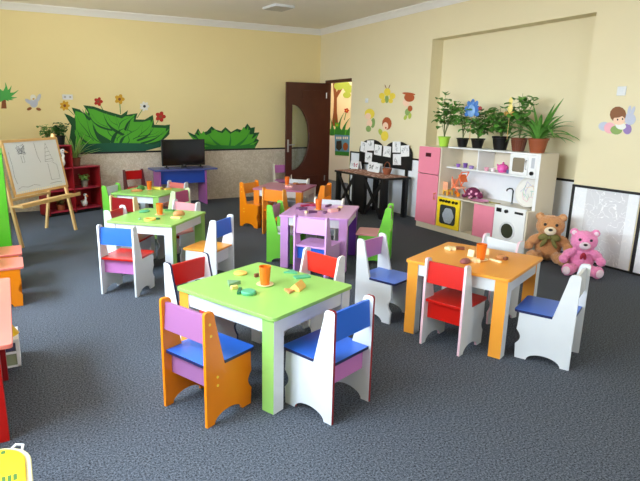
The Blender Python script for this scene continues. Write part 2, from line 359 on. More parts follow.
flat('leaf_dark_base', back, Z2([(232,106),(268,122),(286,90),(300,116),(330,104),(352,80),(372,96),(400,104),(420,84),(448,108),(478,92),(505,100),(528,66),(545,88),(566,84),(562,112),(588,110),(574,140),(586,150),(565,188),(320,192),(300,170),(262,145)]), .001, PD, g)
flat('leaf', back, Z2(inner([(232,106),(268,122),(286,90),(300,116),(330,104),(352,80),(372,96),(400,104),(420,84),(448,108),(478,92),(505,100),(528,66),(545,88),(566,84),(562,112),(588,110),(574,140),(586,150),(565,188),(320,192),(300,170),(262,145)], 430, 160, .82)), .0015, PL, g)
for b, t, w, bd in (((330,175),(240,115),16,-.1), ((345,170),(287,100),20,-.1), ((390,170),(354,92),26,-.1), ((430,175),(418,95),26,.05), ((470,175),(480,102),26,.1), ((490,175),(530,78),26,.1), ((510,178),(578,118),20,.1), ((520,182),(580,152),14,.05), ((380,180),(320,130),24,-.1), ((450,180),(450,120),28,0)):
    flat('leaf', back, Z2(blade(b, t, w*1.2, bd)), .002+random.random()*.0008, PL, g)
for b, t, w, bd in (((370,180),(268,122),7,-.15), ((400,180),(335,112),7,-.1), ((440,180),(440,112),6,.1), ((470,180),(540,95),8,.15), ((490,180),(572,140),7,.15)): flat('leaf', back, Z2(blade(b, t, w, bd)), .0035, PM, g)
flat('ground_band', back, Z2([(318,182),(380,172),(470,176),(570,170),(565,190),(320,194)]), .004, PM, g)

p_ = thing('palm_sticker', 'wall sticker of a small palm tree left above the whiteboard', 'wall sticker', group='wall stickers')
flat('trunk', back, [(2.2, 96), (5.4, 96), (6.6, 108.5), (1.2, 108.5)], .002, PBR, p_)
for t in ((-9, 93), (-6, 103), (-2, 84), (4.5, 82), (11, 85), (18.5, 89), (17.5, 96.5), (9.5, 101), (14, 99.5)): flat('frond', back, blade((4, 95), t, 3.2, -.18 if t[0] < 4 else .18), .003+random.random()*.0008, PFG, p_)
p_ = thing('bird_sticker', 'wall sticker of a pale grey bird with orange feet above the whiteboard', 'wall sticker', group='wall stickers')
for n_, u, v, ru, rv, a, mm in (('wing', 28.5, 101.5, 4.2, 1.8, .6, PGY), ('wing', 38.5, 98, 1.8, 4.4, .4, PGY), ('body', 33.8, 103, 4.2, 4.6, 0, PGY), ('head', 33, 97.5, 2.9, 3, 0, PW), ('foot', 29.3, 108.8, 2.6, 1.5, -.4, PBR), ('foot', 38.6, 109.2, 2.6, 1.5, .3, PBR), ('beak', 33.5, 99, 1.2, .8, 0, PY)):
    flat(n_, back, blob(u, v, ru, rv, a=a), .002+.0004*len(p_.children), mm, p_)
p_ = thing('butterfly_sticker', 'yellow winged insect sticker, topmost over the black craft table', 'wall sticker', group='wall stickers')
for n_, u, v, ru, rv, a, mm in (('wing', 382, 96, 3, 3.2, 0, PYL), ('wing', 392.6, 96, 3, 3.2, 0, PYL), ('wing', 383.5, 100.8, 2.3, 2.6, .4, PYL), ('wing', 390.8, 100.8, 2.3, 2.6, -.4, PYL), ('body', 387, 99, 1.8, 4.2, 0, PLG), ('head', 387.5, 92, 3.3, 4, 0, PYL), ('antenna', 385.8, 86.6, .4, 2.2, -.4, PBR), ('antenna', 389.6, 86.6, .4, 2.2, .4, PBR)):
    flat(n_, right, blob(u, v, ru, rv, a=a), .002+.0004*len(p_.children), mm, p_)
p_ = thing('figure_sticker', 'sticker of a small figure in a red-brown hat, right above the craft table', 'wall sticker', group='wall stickers')
for n_, u, v, ru, rv, a, mm in (('body', 407.8, 112, 2.8, 3.6, .2, PLG), ('arm', 410.2, 108.5, 2.4, 3, 0, PHR), ('leg', 405.5, 117.5, 1.6, 2.6, .4, PGR), ('leg', 410, 116, 1.6, 3, .2, PGR), ('head', 406.5, 102.5, 3.6, 4, 0, PSK), ('hat', 409.5, 97.5, 5.2, 4.4, .1, PHR), ('hat_brim', 409, 93.8, 6.6, 1.3, .12, PHR)):
    flat(n_, right, blob(u, v, ru, rv, a=a), .002+.0004*len(p_.children), mm, p_)
p_ = thing('figure_sticker', 'sticker of a fair-haired small figure, leftmost above the craft table', 'wall sticker', group='wall stickers')
for n_, u, v, ru, rv, a, mm in (('wing', 373, 123, 2.2, 5, .1, PLG), ('body', 369.5, 123.5, 2.8, 4.2, .1, PSK), ('legs', 368.6, 128.8, 2.6, 3.2, 0, PLG), ('hair', 369.8, 113.8, 5, 5.2, 0, PYL), ('face', 368.2, 116.2, 3, 3.2, 0, PSK)):
    flat(n_, right, blob(u, v, ru, rv, a=a), .002+.0004*len(p_.children), mm, p_)
p_ = thing('figure_sticker', 'sticker of an auburn-haired small figure in yellow, lowest above the craft table', 'wall sticker', group='wall stickers')
for n_, u, v, ru, rv, a, mm in (('wing', 380.6, 132, 2, 3.4, -.3, PGR), ('body', 384.8, 136, 3.8, 5, .1, PYL), ('hair', 387, 123.5, 4.8, 6.4, 0, PHR), ('face', 385.6, 126, 2.8, 3.8, 0, PSK), ('mouth', 386, 127.8, .8, 1.0, 0, PR)):
    flat(n_, right, blob(u, v, ru, rv, a=a), .002+.0004*len(p_.children), mm, p_)
p_ = thing('child_sticker', 'sticker of a brown-haired child lying beside a white bunny, under the switch', 'wall sticker', group='wall stickers')
for n_, u, v, ru, rv, a, mm in (('legs', 604.5, 126.5, 6, 4.6, .1, PGY), ('trousers', 610, 128, 6, 5.6, .1, PPK), ('shirt', 616.5, 130, 6, 4.6, 0, PLG), ('bunny_body', 627.5, 129, 4.4, 5.4, 0, PLI), ('arm', 621, 126, 5.4, 3.6, .2, PW), ('bunny_ear', 629.5, 110.5, 1.7, 5, .2, PGY), ('bunny_ear', 633.2, 111, 1.7, 5, .35, PGY), ('bunny_head', 630.3, 119, 5.8, 6, 0, PGY), ('hair', 618.3, 114.5, 8.2, 8, -.05, PBN), ('face', 619.5, 120.3, 6, 4.6, -.1, PSK), ('fringe', 617.5, 114.5, 7.2, 3.2, -.15, PBN), ('eye', 618, 119.6, .8, 1, 0, PK), ('eye', 623, 119, .8, 1, 0, PK)):
    flat(n_, right, blob(u, v, ru, rv, a=a), .002+.0004*len(p_.children), mm, p_)
g = thing('tree_mural', 'painted tree with curling grass and red flower on the corridor wall', 'mural')
flat('trunk', corr, [(331.5, 126), (338.5, 126), (337, 112), (337, 98), (343, 88), (340, 87), (336.5, 92), (336, 83), (333, 83), (334, 98), (333.5, 112)], .002, PBR, g)
for u, v, r in ((339, 86, 5), (345, 85, 5), (349, 89, 5), (347, 95, 4), (341, 83, 4)): flat('foliage', corr, blob(u, v, r, r*.8), .003+random.random()*.001, PGR, g)
for b, t, w, bd in (((332,136),(330,118),2.4,.1), ((336,137),(333,118),2.2,.15), ((339,137),(346,112),2.0,-.15), ((343,137),(351,118),2.2,-.15), ((347,137),(353,124),2.2,-.1), ((341,137),(338,124),2.0,.1)): flat('leaf', corr, blade(b, t, w, bd), .004+random.random()*.001, PM, g)
flat('ground_band', corr, [(329, 129), (354, 130), (354, 136), (329, 135)], .0035, PL, g)
flower(corr, 346.8, 110.5, 2.6, PR, (344.5, 120), g, .006, 5); flower(corr, 337.3, 125, 2.6, PL, (337, 132), g, .006, 5)
p_ = thing('poster', 'blue picture poster with a white heading on the corridor wall', 'poster')
def corr2(u, v, off): return corr(u, v, off+.011)
flat('sheet', corr2, [(335.2, 134.5), (351, 135.5), (350, 156), (335.4, 155)], .002, PBL, p_)
for u in (336.8, 338.8, 340.6, 343.4, 345.3, 347.2): flat('heading', corr2, [(u, 136.6), (u+1.3, 136.8), (u+1.3, 139.2), (u, 139)], .003, PW, p_)
flat('picture', corr2, [(337, 141), (342, 140.5), (342.5, 148), (339.5, 151), (336.5, 148)], .003, PK, p_); flat('picture', corr2, blob(346, 146.5, 2.6, 4), .003, PBR, p_); flat('picture', corr2, [(335.6, 151), (350, 152), (350, 156), (335.4, 155)], .0028, PM, p_)
# switch and socket
def plate(name, label, c, ax, w_, h_):
    t = thing(name, label, 'switch' if 'switch' in name else 'socket', c); t0 = .012
    if ax == 0: MB().box(-t0, 0, -w_/2, w_/2, -h_/2, h_/2).build('plate', WHITE, t, .003); MB().box(-t0-.005, -t0, -w_*.3, w_*.3, -h_*.32, h_*.32).build('rocker', WHITE, t, .002)
    else:
        MB().box(-w_/2, w_/2, -t0, 0, -h_/2, h_/2).build('plate', WHITE, t, .003)
        for s in (-1, 1): MB().box(s*w_*.25-.014, s*w_*.25+.014, -t0-.002, -t0, -.014, .014).build('outlet', mat('grey plastic', (170, 168, 164), .5), t)
q = hit(622, 91, 0, XR); plate('light_switch', 'white light switch on the cream wall above the child sticker', (XR, q.y, q.z), 0, .085, .085)
q = hit(67.5, 97, 1, YB); plate('wall_socket', 'white double socket on the wall above the yellow painted flower', (q.x, YB, q.z), 1, .15, .075)
q = hit(367, 100.5, 0, XR); plate('light_switch', 'small white switch plate left of the yellow insect sticker', (XR, q.y, q.z), 0, .07, .07)
# ceiling lamp
lp = thing('ceiling_lamp', 'square white flat lamp fixed to the ceiling', 'ceiling lamp', (3.64, 7.36, H), rad(5))
MB().prism([(p[0], p[1]) for p in rrect(-.165, .165, -.18, .18, .01, 2)], 'z', -.03, 0).build('housing', WHITE, lp)
MB().prism([(p[0], p[1]) for p in rrect(-.15, .15, -.165, .165, .01, 2)], 'z', -.033, -.0305).build('diffuser', mat('grey diffuser', (190, 186, 178), .6), lp)

# ================================================================== CHAIRS
CH = {}
def cached(key, fn):
    if key not in CH: CH[key] = fn()
    return CH[key]
T = .016; SZ = .300
def panel_profile():
    p = [(-.16, 0), (-.11, 0)]
    p += [(-.012 - .098*math.cos(PI*i/12), .05*math.sin(PI*i/12)) for i in range(1, 12)]
    p += [(.086, 0), (.152, 0), (.156, .075)]
    p += [(.158 - .026*math.sin(PI*i/8), .09 + .10*i/8) for i in range(9)]
    p += [(.155, .215), (.152, SZ), (-.035, SZ)]
    p += [(-.094, .545), (-.098, .572), (-.106, .587), (-.118, .593), (-.148, .594), (-.156, .590), (-.160, .580)]
    return p
def chair(label, x, y, deg, panel, back_, seat, apron, edge=None, w=.165, cap=None):
    t = thing('play_chair', label, 'chair', (x, y, 0), rad(deg), 'small wooden chairs around the play tables')
    edge = edge or panel
    for s in (-1, 1):
        def mk():
            a, b = sorted((s*w, s*(w-T))); return MB().prism(panel_profile(), 'x', a, b, 0, 1).mesh('side_panel', [panel, edge], 40, True)
        sp = link('side_panel', cached(('p', s, w, panel.name, edge.name), mk), t)
        if cap:
            m = MB()
            for yy, zz in ((-.128, .53), (-.122, .47), (-.085, .245), (-.085, .2)):
                a, b = (s*w, s*(w+.0015)); m.prism(circ(yy, zz, .0075, 10), 'x', min(a, b), max(a, b))
            m.build('screw_cap', cap, sp)
    wi = w-T
    def ms(): return MB().prism([(-wi, -.145), (wi, -.145), (wi, -.036), (w+.004, -.036)] + [(w+.004-.02+.02*math.cos(a), .165+.02*math.sin(a)) for a in (0, PI/4, PI/2)] + [(-w-.004+.02-.02*math.sin(a), .165+.02*math.cos(a)) for a in (0, PI/4, PI/2)] + [(-w-.004, -.036), (-wi, -.036)], 'z', SZ+.0005, SZ+.017, 0, 1).mesh('seat', [seat, NAVY if seat is BLUE else seat], 35, True)
    link('seat', cached(('s', w, seat.name), ms), t, .0015)
    def mbk(): return MB().prism([(-.149, .43), (-.133, .43), (-.121, .572), (-.137, .572)], 'x', -wi, wi).mesh('backrest', back_)
    link('backrest', cached(('b', w, back_.name), mbk), t, .001)
    def ma(): return MB().box(-wi, wi, -.11, -.094, .18, SZ).mesh('crossbar', apron)
    link('crossbar', cached(('a', w, apron.name), ma), t, .001)
    return t
# front green table
chair('orange play chair with mauve backrest and blue seat, yellow screw caps, front left', .812, 2.453, -66, ORANGE, MAUV, BLUE, MAUV, ORANGE, cap=YELCAP)
chair('white play chair with blue backrest and dark red edges, front right of green table', 1.391, 2.199, 19.2, WHITE, BLUE, BLUE, PINK, DRED)
chair('white play chair, red backrest and navy edges, behind left corner of front green table', 1.007, 3.109, 204.8, WHITE, RED, RED, RED, NAVY)
chair('white play chair with bright red backrest tucked behind right side of front green table', 1.699, 2.948, 106, WHITE, lam('bright red laminate', (226, 52, 34)), RED, RED, OFFW)
# orange table
chair('small play chair with red back and seat, pale pink edges, before the orange table', 2.533, 2.481, -71.4, WHITE, RED, RED, RED, PINKW, w=.143)
chair('white play chair with blue seat right of the orange table, nearest pink bear', 2.959, 2.073, 25.4, WHITE, WHITE, BLUE, WHITE)
chair('white play chair with white backrest and pinkish sides behind the orange table', 3.16, 2.775, 92, WHITE, WHITE, WHITE, WHITE, PINKW)
chair('white play chair with mauve backrest and blue seat left of the orange table', 2.449, 3.113, 199.4, WHITE, PINK, BLUE, BLUE, w=.15)
# middle-left green table
chair('white play chair with blue backrest, red seat and pink crossbar at middle left', .812, 4.528, -41, WHITE, BLUE, RED, PINK, cap=None)
chair('white play chair with blue backrest and orange seat right of second green table', 1.548, 4.511, 40.2, WHITE, BLUE, TORAN, WHITE)
chair('white play chair with red backrest at left end of second green table', .97, 5.218, 232.8, WHITE, RED, RED, RED)
chair('white play chair with light pink backrest behind right side of second green table', 1.502, 5.348, 121, WHITE, PPINK, PPINK, RED)
# rear-left green table
chair('play chair with dark red back framed in cream before the rear green table', 1.174, 6.086, -49, CREAM, DRED, DRED, DRED, CREAM)
chair('green play chair with white backrest left of the rear green table', 1.223, 6.984, 228, LIME, WHITE, WHITE, WHITE, GREEN)
chair('red play chair with dark legs standing alone at the far back wall by bookshelf', 1.80, 8.70, 196, lam('dark edged red', (96, 40, 44)), RED, RED, RED)
chair('white play chair with salmon backrest behind rear green table, before blue desk', 1.873, 6.983, 118.5, WHITE, SALM, SALM, SALM)
chair('pale green play chair with magenta backrest right of the rear green table', 1.715, 6.364, 40.4, lam('pale green laminate', (204, 226, 172)), lam('magenta laminate', (178, 74, 128)), PINK, PINK, OFFW)
# lilac table
chair('green play chair with mauve backrest left of the lilac table', 2.501, 4.841, 224, LIME, TMAUVE, WHITE, WHITE, GREEN)
chair('all-lilac play chair with blue crossbar in front of the lilac table', 2.487, 4.194, -55.8, PURP, PURP, PURP, BLUE)
chair('green play chair with pink seat right of the lilac table', 3.297, 4.383, 47.5, LIME, PINK, PPINK, LIME, GREEN)
chair('white play chair tucked behind the lilac table', 3.003, 4.90, 131, WHITE, WHITE, WHITE, WHITE, OFFW)
# rear mauve table
chair('orange play chair at left end of the rear mauve table', 2.93, 6.56, 206, ORANGE, TORAN, ORANGE, ORANGE, TORAN, cap=YELCAP)
chair('orange play chair with orange backrest in front of the rear mauve table', 2.988, 5.963, -64, TORAN, ORANGE, ORANGE, ORANGE, TORAN)
chair('white play chair tucked behind the rear mauve table', 3.55, 6.66, 124, WHITE, WHITE, WHITE, WHITE, OFFW)
chair('cream play chair with mauve backrest against the far wall beside the open door', 4.413, 8.66, 171.5, OFFW, PINK, PINK, PINK)
chair('orange play chair at right end of the rear mauve table', 3.581, 6.084, 42.3, ORANGE, ORANGE, ORANGE, ORANGE, TORAN)

# ================================================================== TABLES
TZ = .53
def table(label, x, y, deg, top, legs, apron, S=.705, SB=None):
    t = thing('play_table', label, 'table', (x, y, 0), rad(deg), 'square play tables')
    hx = S/2; hy = (SB or S)/2
    MB().prism(rrect(-hx, hx, -hy, hy, .025), 'z', TZ-.02, TZ).build('tabletop', top, t, .002)
    qx, qy = hx-.014, hy-.014; lw = .078
    for (sx, sy), (ma, mb_) in legs.items():
        x0, x1 = sorted((sx*qx, sx*(qx-lw))); y0, y1 = sorted((sy*qy, sy*(qy-lw)))
        MB().box(x0, x1, y0, y1, 0, TZ-.0205, 0, 0, 1).build('leg', [ma, mb_], t, .001)
    for s in (-1, 1):
        a, b = sorted((s*(qx-.006), s*(qx-.022))); c, d = sorted((s*(qy-.006), s*(qy-.022)))
        MB().box(a, b, -qy+lw+.001, qy-lw-.001, TZ-.1, TZ-.0205).build('apron', apron, t)
        MB().box(-qx+lw+.001, qx-lw-.001, c, d, TZ-.1, TZ-.0205).build('apron', apron, t)
    return t
def LG(f, l, r, b): return {(-1, -1): f, (-1, 1): l, (1, -1): r, (1, 1): b}
table('apple green play table with green, orange and white legs, nearest the viewer', 1.243, 2.666, 23, GREEN, LG((GREEN, WHITE), (TORAN, WHITE), (WHITE, WHITE), (WHITE, WHITE)), WHITE, .70, .745)
table('orange-topped play table in front of the toy kitchen', 2.81, 2.59, 22.6, TORAN, LG((TORAN, WHITE), (TORAN, WHITE), (TORAN, WHITE), (WHITE, WHITE)), WHITE, .70, .70)
table('apple green play table second from the front, white and green legs, middle left', 1.217, 5.034, 46.6, GREEN, LG((WHITE, GREEN), (WHITE, WHITE), (GREEN, GREEN), (WHITE, WHITE)), WHITE, .715, .68)
table('apple green play table furthest back, between bookshelf and television desk', 1.543, 6.74, 43.5, GREEN, LG((GREEN, WHITE), (GREEN, WHITE), (GREEN, WHITE), (WHITE, WHITE)), WHITE, .69)
table('lilac play table in the middle of the room', 2.80, 4.654, 47.7, PURP, LG((PURP, PURP), (PURP, PURP_SHADE), (PURP_SHADE, PURP_SHADE), (PURP_SHADE, PURP_SHADE)), WHITE, .775, .683)  # darker purple on right and rear legs paints their shade into the lilac
table('dusty mauve play table with orange legs near the open door', 3.30, 6.43, 43.7, TMAUVE, LG((TORAN, TORAN), (ORANGE, ORANGE), (WHITE, WHITE), (WHITE, WHITE)), WHITE, .69)

# ---- cups with saucers
def cup(label, u, v, k=1.0):
    p = hit(u, v, 2, TZ)
    s = MB().lathe([(0, 0), (.036, 0), (.05, .007), (.049, .009), (.034, .004), (0, .004)], seg=24)
    so = s.build('saucer', SAUC); so.location = (p.x, p.y, TZ+.0005)
    tag(so, 'cream saucer under the orange cup on ' + label, 'saucer', 'saucers on the play tables')
    t = MB().lathe([(0, .0), (.026*k, 0), (.03*k, .05), (.035*k, .108), (.032*k, .108), (.027*k, .05), (.023*k, .006), (0, .006)], seg=24).build('cup', CUPO)
    t.location = (p.x, p.y, TZ+.005); tag(t, 'orange plastic cup standing on ' + label, 'cup', 'orange cups on the play tables')
cup('the nearest green table', 265, 285); cup('the orange table', 480.5, 260); cup('the second green table from the front', 160, 215)
cup('the furthest green table', 149.5, 190); cup('the lilac table', 318.5, 210); cup('the rear mauve table', 287, 185)
# ---- wooden and felt shapes
PC = {}
def pm(n, rgb): return mat(n + ' toy', rgb, .5, .06, 25)
C_ = dict(teal=pm('teal', (88, 172, 130)), grey=pm('grey green', (122, 158, 120)), dgreen=pm('dark green', (32, 104, 66)), yel=pm('butter yellow', (244, 220, 130)), ora=pm('pale orange', (246, 190, 96)), bro=pm('brown', (132, 74, 50)), mauve=pm('mauve brown', (150, 88, 90)),
          cream=pm('cream', (248, 228, 176)), red=pm('raspberry', (176, 44, 84)), pink=pm('soft pink', (248, 190, 186)), plum=pm('plum', (108, 64, 108)), tan=pm('tan', (206, 140, 86)), lemon=pm('lemon', (236, 224, 96)), grn=pm('leaf green', (70, 130, 60)))
def piece(kind, label, u, v, col, size=.04, rot=0, h=.014, z=TZ):
    p = hit(u, v, 2, z); m = MB(); s = size
    if kind == 'disc': m.lathe([(0, 0), (s*.9, 0), (s, h*.3), (s, h*.75), (s*.88, h), (0, h)], seg=20)
    elif kind == 'tri': m.prism([(-s, -s*.6), (s, -s*.6), (0, s*.9)], 'z', 0, h)
    elif kind == 'box': m.box(-s, s, -s*.5, s*.5, 0, h)
    elif kind == 'bar': m.box(-s, s, -s*.2, s*.2, 0, h)
    elif kind == 'roof': m.prism([(-s*.6, 0), (s*.6, 0), (s*.55, h*.35), (0, h), (-s*.55, h*.35)], 'y', -s, s)
    elif kind == 'ring': 
        for i in range(16):
            a, b = 2*PI*i/16, 2*PI*(i+1)/16; m.prism([(s*math.cos(a), s*math.sin(a)), (s*math.cos(b), s*math.sin(b)), (s*.62*math.cos(b), s*.62*math.sin(b)), (s*.62*math.cos(a), s*.62*math.sin(a))], 'z', 0, h)
    elif kind == 'flower': m.prism(blob(0, 0, s, n=30, wob=.25, pet=5), 'z', 0, h)
    elif kind == 'loaf': m.lathe([(0, 0), (s*.9, 0), (s, h*.4), (s*.7, h*.85), (0, h)], seg=18, sx=1, sy=.6)
    o = m.build({'disc': 'toy_disc', 'tri': 'toy_triangle', 'box': 'toy_block', 'bar': 'toy_bar', 'roof': 'toy_house', 'ring': 'toy_ring', 'flower': 'toy_flower', 'loaf': 'toy_loaf'}[kind], C_[col], None, .0015, tri=True)
    o.location = (p.x, p.y, z+.0005); o.rotation_euler = (0, 0, rad(rot)); tag(o, label, 'toy', 'toy shapes on the play tables'); return o
N = 'on the nearest green table'
piece('disc', 'pale yellow round disc at the back left ' + N, 240.5, 274, 'ora', .042, 0, .012)
piece('tri', 'grey-green triangle block at the left edge ' + N, 232, 284.5, 'grey', .045, 20, .02)
piece('box', 'small butter yellow block below the grey triangle ' + N, 234.2, 289, 'yel', .02, 10, .02)
piece('bar', 'dark green bar beside the round teal disc ' + N, 239.5, 292, 'dgreen', .045, 60, .014)
d_ = piece('disc', 'teal round disc with a smaller round on top ' + N, 248.5, 294, 'teal', .042, 0, .02)
piece('box', 'small brown cube just left of the cup ' + N, 256.5, 277, 'bro', .014, 10, .022)
piece('tri', 'flat teal triangle at the back right ' + N, 291.5, 272.5, 'teal', .045, -40, .01)
piece('box', 'flat teal rectangle right of the teal triangle ' + N, 302, 277.5, 'teal', .048, -5, .01)
piece('roof', 'pale orange house-shaped block at the right ' + N, 298, 289, 'ora', .05, -50, .045)
piece('tri', 'pale orange wedge against the house-shaped block ' + N, 289.5, 291.5, 'tan', .04, 30, .012)
N = 'on the orange table'
piece('flower', 'cream flower shape at the far left ' + N, 450.5, 249.5, 'cream', .035, 0, .02)
piece('box', 'brown oblong block near the far left flower ' + N, 460, 249.5, 'bro', .03, -40, .02)
piece('loaf', 'mauve brown loaf shape at the front edge ' + N, 465, 262.8, 'mauve', .05, 20, .03)
piece('roof', 'cream upright wedge left of the cup ' + N, 471, 256.5, 'cream', .022, 20, .05)
piece('flower', 'cream flower shape in front of the cup ' + N, 475.5, 262, 'cream', .028, 0, .02)
piece('roof', 'cream wedge right of the cup ' + N, 484.5, 254.5, 'cream', .028, 50, .045)
piece('bar', 'cream bar lying at the right ' + N, 495.5, 261.5, 'cream', .045, 95, .012)
piece('loaf', 'tan loaf shape at the far right ' + N, 501, 259, 'tan', .038, -10, .035)
piece('box', 'small brown block beside the tan loaf ' + N, 505.5, 260, 'bro', .018, 10, .02)
N = 'on the second green table from the front'
piece('loaf', 'teal oval shape at the left ' + N, 144.5, 212, 'teal', .065, 30, .02)
piece('ring', 'pale orange ring shape ' + N, 150, 220, 'ora', .055, 0, .016)
piece('disc', 'grey disc beside the orange ring ' + N, 140, 219.6, 'grey', .016, 0, .014)
piece('disc', 'dark green disc before the cup ' + N, 158, 219.3, 'dgreen', .02, 0, .014)
piece('box', 'olive green block right of the cup ' + N, 169.5, 211, 'grn', .045, -30, .014)
piece('loaf', 'tan loaf shape at the right ' + N, 179, 215.5, 'tan', .06, 0, .05)
piece('box', 'yellow block before the tan loaf ' + N, 176.5, 218, 'yel', .05, -45, .012)
N = 'on the furthest green table'
piece('loaf', 'leaf green mound left of the cup ' + N, 141, 189.8, 'grn', .06, 30, .06)
piece('loaf', 'brown-green oval at the left ' + N, 137, 191.5, 'tan', .075, 0, .03)
piece('box', 'lemon block right of the cup ' + N, 157.5, 189.3, 'lemon', .06, -45, .03)
piece('bar', 'brown bar behind the lemon blocks ' + N, 163.5, 189.2, 'bro', .05, 60, .02)
piece('box', 'pale orange block at the right edge ' + N, 168, 189.5, 'ora', .045, 20, .016)
N = 'on the lilac table'
piece('flower', 'plum flower shape at the left ' + N, 302, 209.5, 'plum', .05, 0, .02)
piece('bar', 'raspberry bar behind the plum flower ' + N, 305.5, 206.3, 'red', .06, 10, .02)
piece('ring', 'raspberry ring shape left of the cup ' + N, 313, 205.8, 'red', .045, 0, .02)
piece('tri', 'plum triangle in front of the cup ' + N, 311.5, 212.8, 'plum', .05, 0, .02)
piece('box', 'soft pink block at the front ' + N, 306.5, 213, 'cream', .025, 40, .02)
piece('box', 'soft pink block right of the cup ' + N, 333, 212, 'pink', .05, 10, .03)
piece('bar', 'plum bar at the back right ' + N, 328.5, 206.5, 'plum', .055, 30, .02)
piece('loaf', 'mauve brown loaf shape at the right ' + N, 338.5, 210.5, 'mauve', .04, 50, .03)
piece('disc', 'cream disc at the far right ' + N, 340.5, 208, 'cream', .025, 0, .02)
piece('box', 'plum block at the front right ' + N, 325, 213.3, 'plum', .032, 40, .018)
N = 'on the rear mauve table'
piece('bar', 'brown bar at the right ' + N, 301, 184.8, 'bro', .07, -10, .02)
piece('disc', 'tan disc right of the cup ' + N, 295.5, 184.2, 'tan', .04, 0, .02)
piece('flower', 'soft pink flower shape in front of the cup ' + N, 289, 187, 'pink', .045, 0, .02)

# ================================================================== TOY KITCHEN
KX, KB = 4.9, 5.285
kt = thing('toy_kitchen', 'white toy kitchen with pink fridge, yellow oven and washing machine under potted plants', 'toy kitchen')
m = MB()                                             # carcass: plinth, uprights, counter, shelves
m.box(KX+.012, KB, 3.87, 5.63, 0, .075)
m.box(KX+.002, KB, 5.615, 5.632, .075, 1.085); m.box(KX+.002, KB, 5.222, 5.24, .075, 1.085); m.box(KX+.002, KB, 5.24, 5.615, 1.068, 1.085); m.box(KB-.012, KB, 3.89, 5.615, .075, 1.085)
m.box(KX+.01, KB, 4.815, 4.83, .075, .465); m.box(KX+.01, KB, 4.59, 4.605, .075, .465); m.box(KX+.01, KB, 4.28, 4.295, .075, .465)
m.build('carcass', KITB, kt, .002)
m = MB(); m.box(5.0, KB-.012, 3.89, 5.222, .828, .846); m.box(5.0, KB-.012, 3.89, 5.222, 1.078, 1.096); m.box(5.005, KB-.012, 4.708, 4.724, .846, 1.078); m.box(5.005, KB-.012, 4.236, 4.252, .846, 1.078)
m.build('shelf_unit', KITW, kt, .002)
for a, b in ((4.96, 5.222), (4.45, 4.7)): MB().box(KB-.018, KB-.0125, a, b, .846, 1.078).build('shelf_backing', KITB, kt)
MB().box(KB-.016, KB-.0125, 3.89, 5.222, .485, .828).build('splashback', lam('white splashback', (236, 238, 244), .2), kt)
MB().prism([(KX-.005, 0), (KB, 0), (KB, 1.1), (5.0, 1.1), (5.0, .485), (KX-.005, .485)], 'y', 3.853, 3.87).build('end_panel', KITB, kt, tri=True)
MB().box(4.996, 5.0, 3.853, 3.89, .485, 1.1).build('end_panel_edge', KITW, kt)
MB().box(KX-.008, KB-.016, 3.871, 5.222, .466, .485).build('worktop', lam('beige worktop', (214, 204, 180), .3), kt, .002)
for z0, z1 in ((.08, .728), (.736, 1.082)):
    d = MB().box(KX-.014, KX, 5.24, 5.628, z0, z1).build('fridge_door', KPINK, kt, .003)
    if z0 > .5: MB().box(KX-.0165, KX-.014, 5.395, 5.495, .955, 1.005).build('display', mat('dark maroon panel', (70, 18, 28), .3), d)
    else: MB().tube([(KX-.014, 5.262, .42), (KX-.04, 5.262, .42), (KX-.04, 5.262, .5), (KX-.014, 5.262, .5)], .008, 8).build('handle', ORANGE, d)
ov = MB().box(KX-.014, KX+.01, 4.834, 5.218, .082, .465).build('oven_front', YEL, kt, .003)
MB().prism(rrect(4.885, 5.16, .13, .375, .035), 'x', KX-.0165, KX-.014).build('oven_window', mat('oven glass', (58, 62, 60), .15, .3, 18), ov)
MB().prism(blob(5.01, .245, .095, .1, n=26, wob=.05, pet=6), 'x', KX-.018, KX-.0165).build('oven_picture', mat('silver grey print', (168, 176, 186), .4, .3, 60), ov)
for y in (4.875, 4.93, 5.0, 5.05, 5.1, 5.15): MB().cylinder((KX-.014, y, .425), (KX-.034, y, .425), .017, 12).build('oven_knob', BLACKP, ov)
MB().box(KX-.012, KX+.01, 4.3, 4.6, .08, .463).build('cupboard_door', KPINK, kt, .003)
wm = MB().box(KX-.018, KX+.01, 3.874, 4.288, .04, .505).build('washer_front', KITW, kt, .003)
rg = MB().lathe([(.08, 0), (.105, 0), (.1, .012), (.085, .012), (.08, 0)], seg=28, caps=False).build('porthole_ring', lam('white ring', (222, 222, 224)), wm)
rg.rotation_euler = (0, -PI/2, 0); rg.location = (KX-.018, 4.085, .235)
MB().prism(circ(4.085, .235, .088, 28), 'x', KX-.024, KX-.0185).build('porthole_glass', mat('dark olive porthole', (62, 64, 50), .12, .2, 9), wm)
MB().box(KX-.021, KX-.018, 4.19, 4.26, .43, .475).build('drawer_window', BLACKP, wm); MB().cylinder((KX-.018, 4.115, .452), (KX-.04, 4.115, .452), .02, 14).build('washer_knob', BLACKP, wm); MB().box(KX-.021, KX-.018, 3.90, 4.01, .44, .465).build('washer_display', BLACKP, wm)
mw = MB().box(4.99, 5.02, 3.891, 4.235, .847, 1.077).build('microwave_front', KITW, kt, .003)
MB().box(4.976, 4.99, 3.99, 4.225, .857, 1.067).build('microwave_door', KITW, mw, .003); MB().prism(rrect(4.03, 4.185, .885, 1.04, .02), 'x', 4.973, 4.976).build('microwave_window', mat('grey brown glass', (140, 128, 110), .2, .1, 8), mw)
MB().tube([(4.976, 4.005, .92), (4.955, 4.005, .93), (4.955, 4.005, 1.01), (4.976, 4.005, 1.02)], .006, 8).build('microwave_handle', SILV, mw)
MB().box(4.986, 4.99, 3.915, 3.955, .94, 1.05).build('keypad', mat('pale grey keypad', (196, 198, 204), .4), mw); MB().cylinder((4.99, 3.935, .885), (4.972, 3.935, .885), .021, 14).build('microwave_knob', BLACKP, mw)
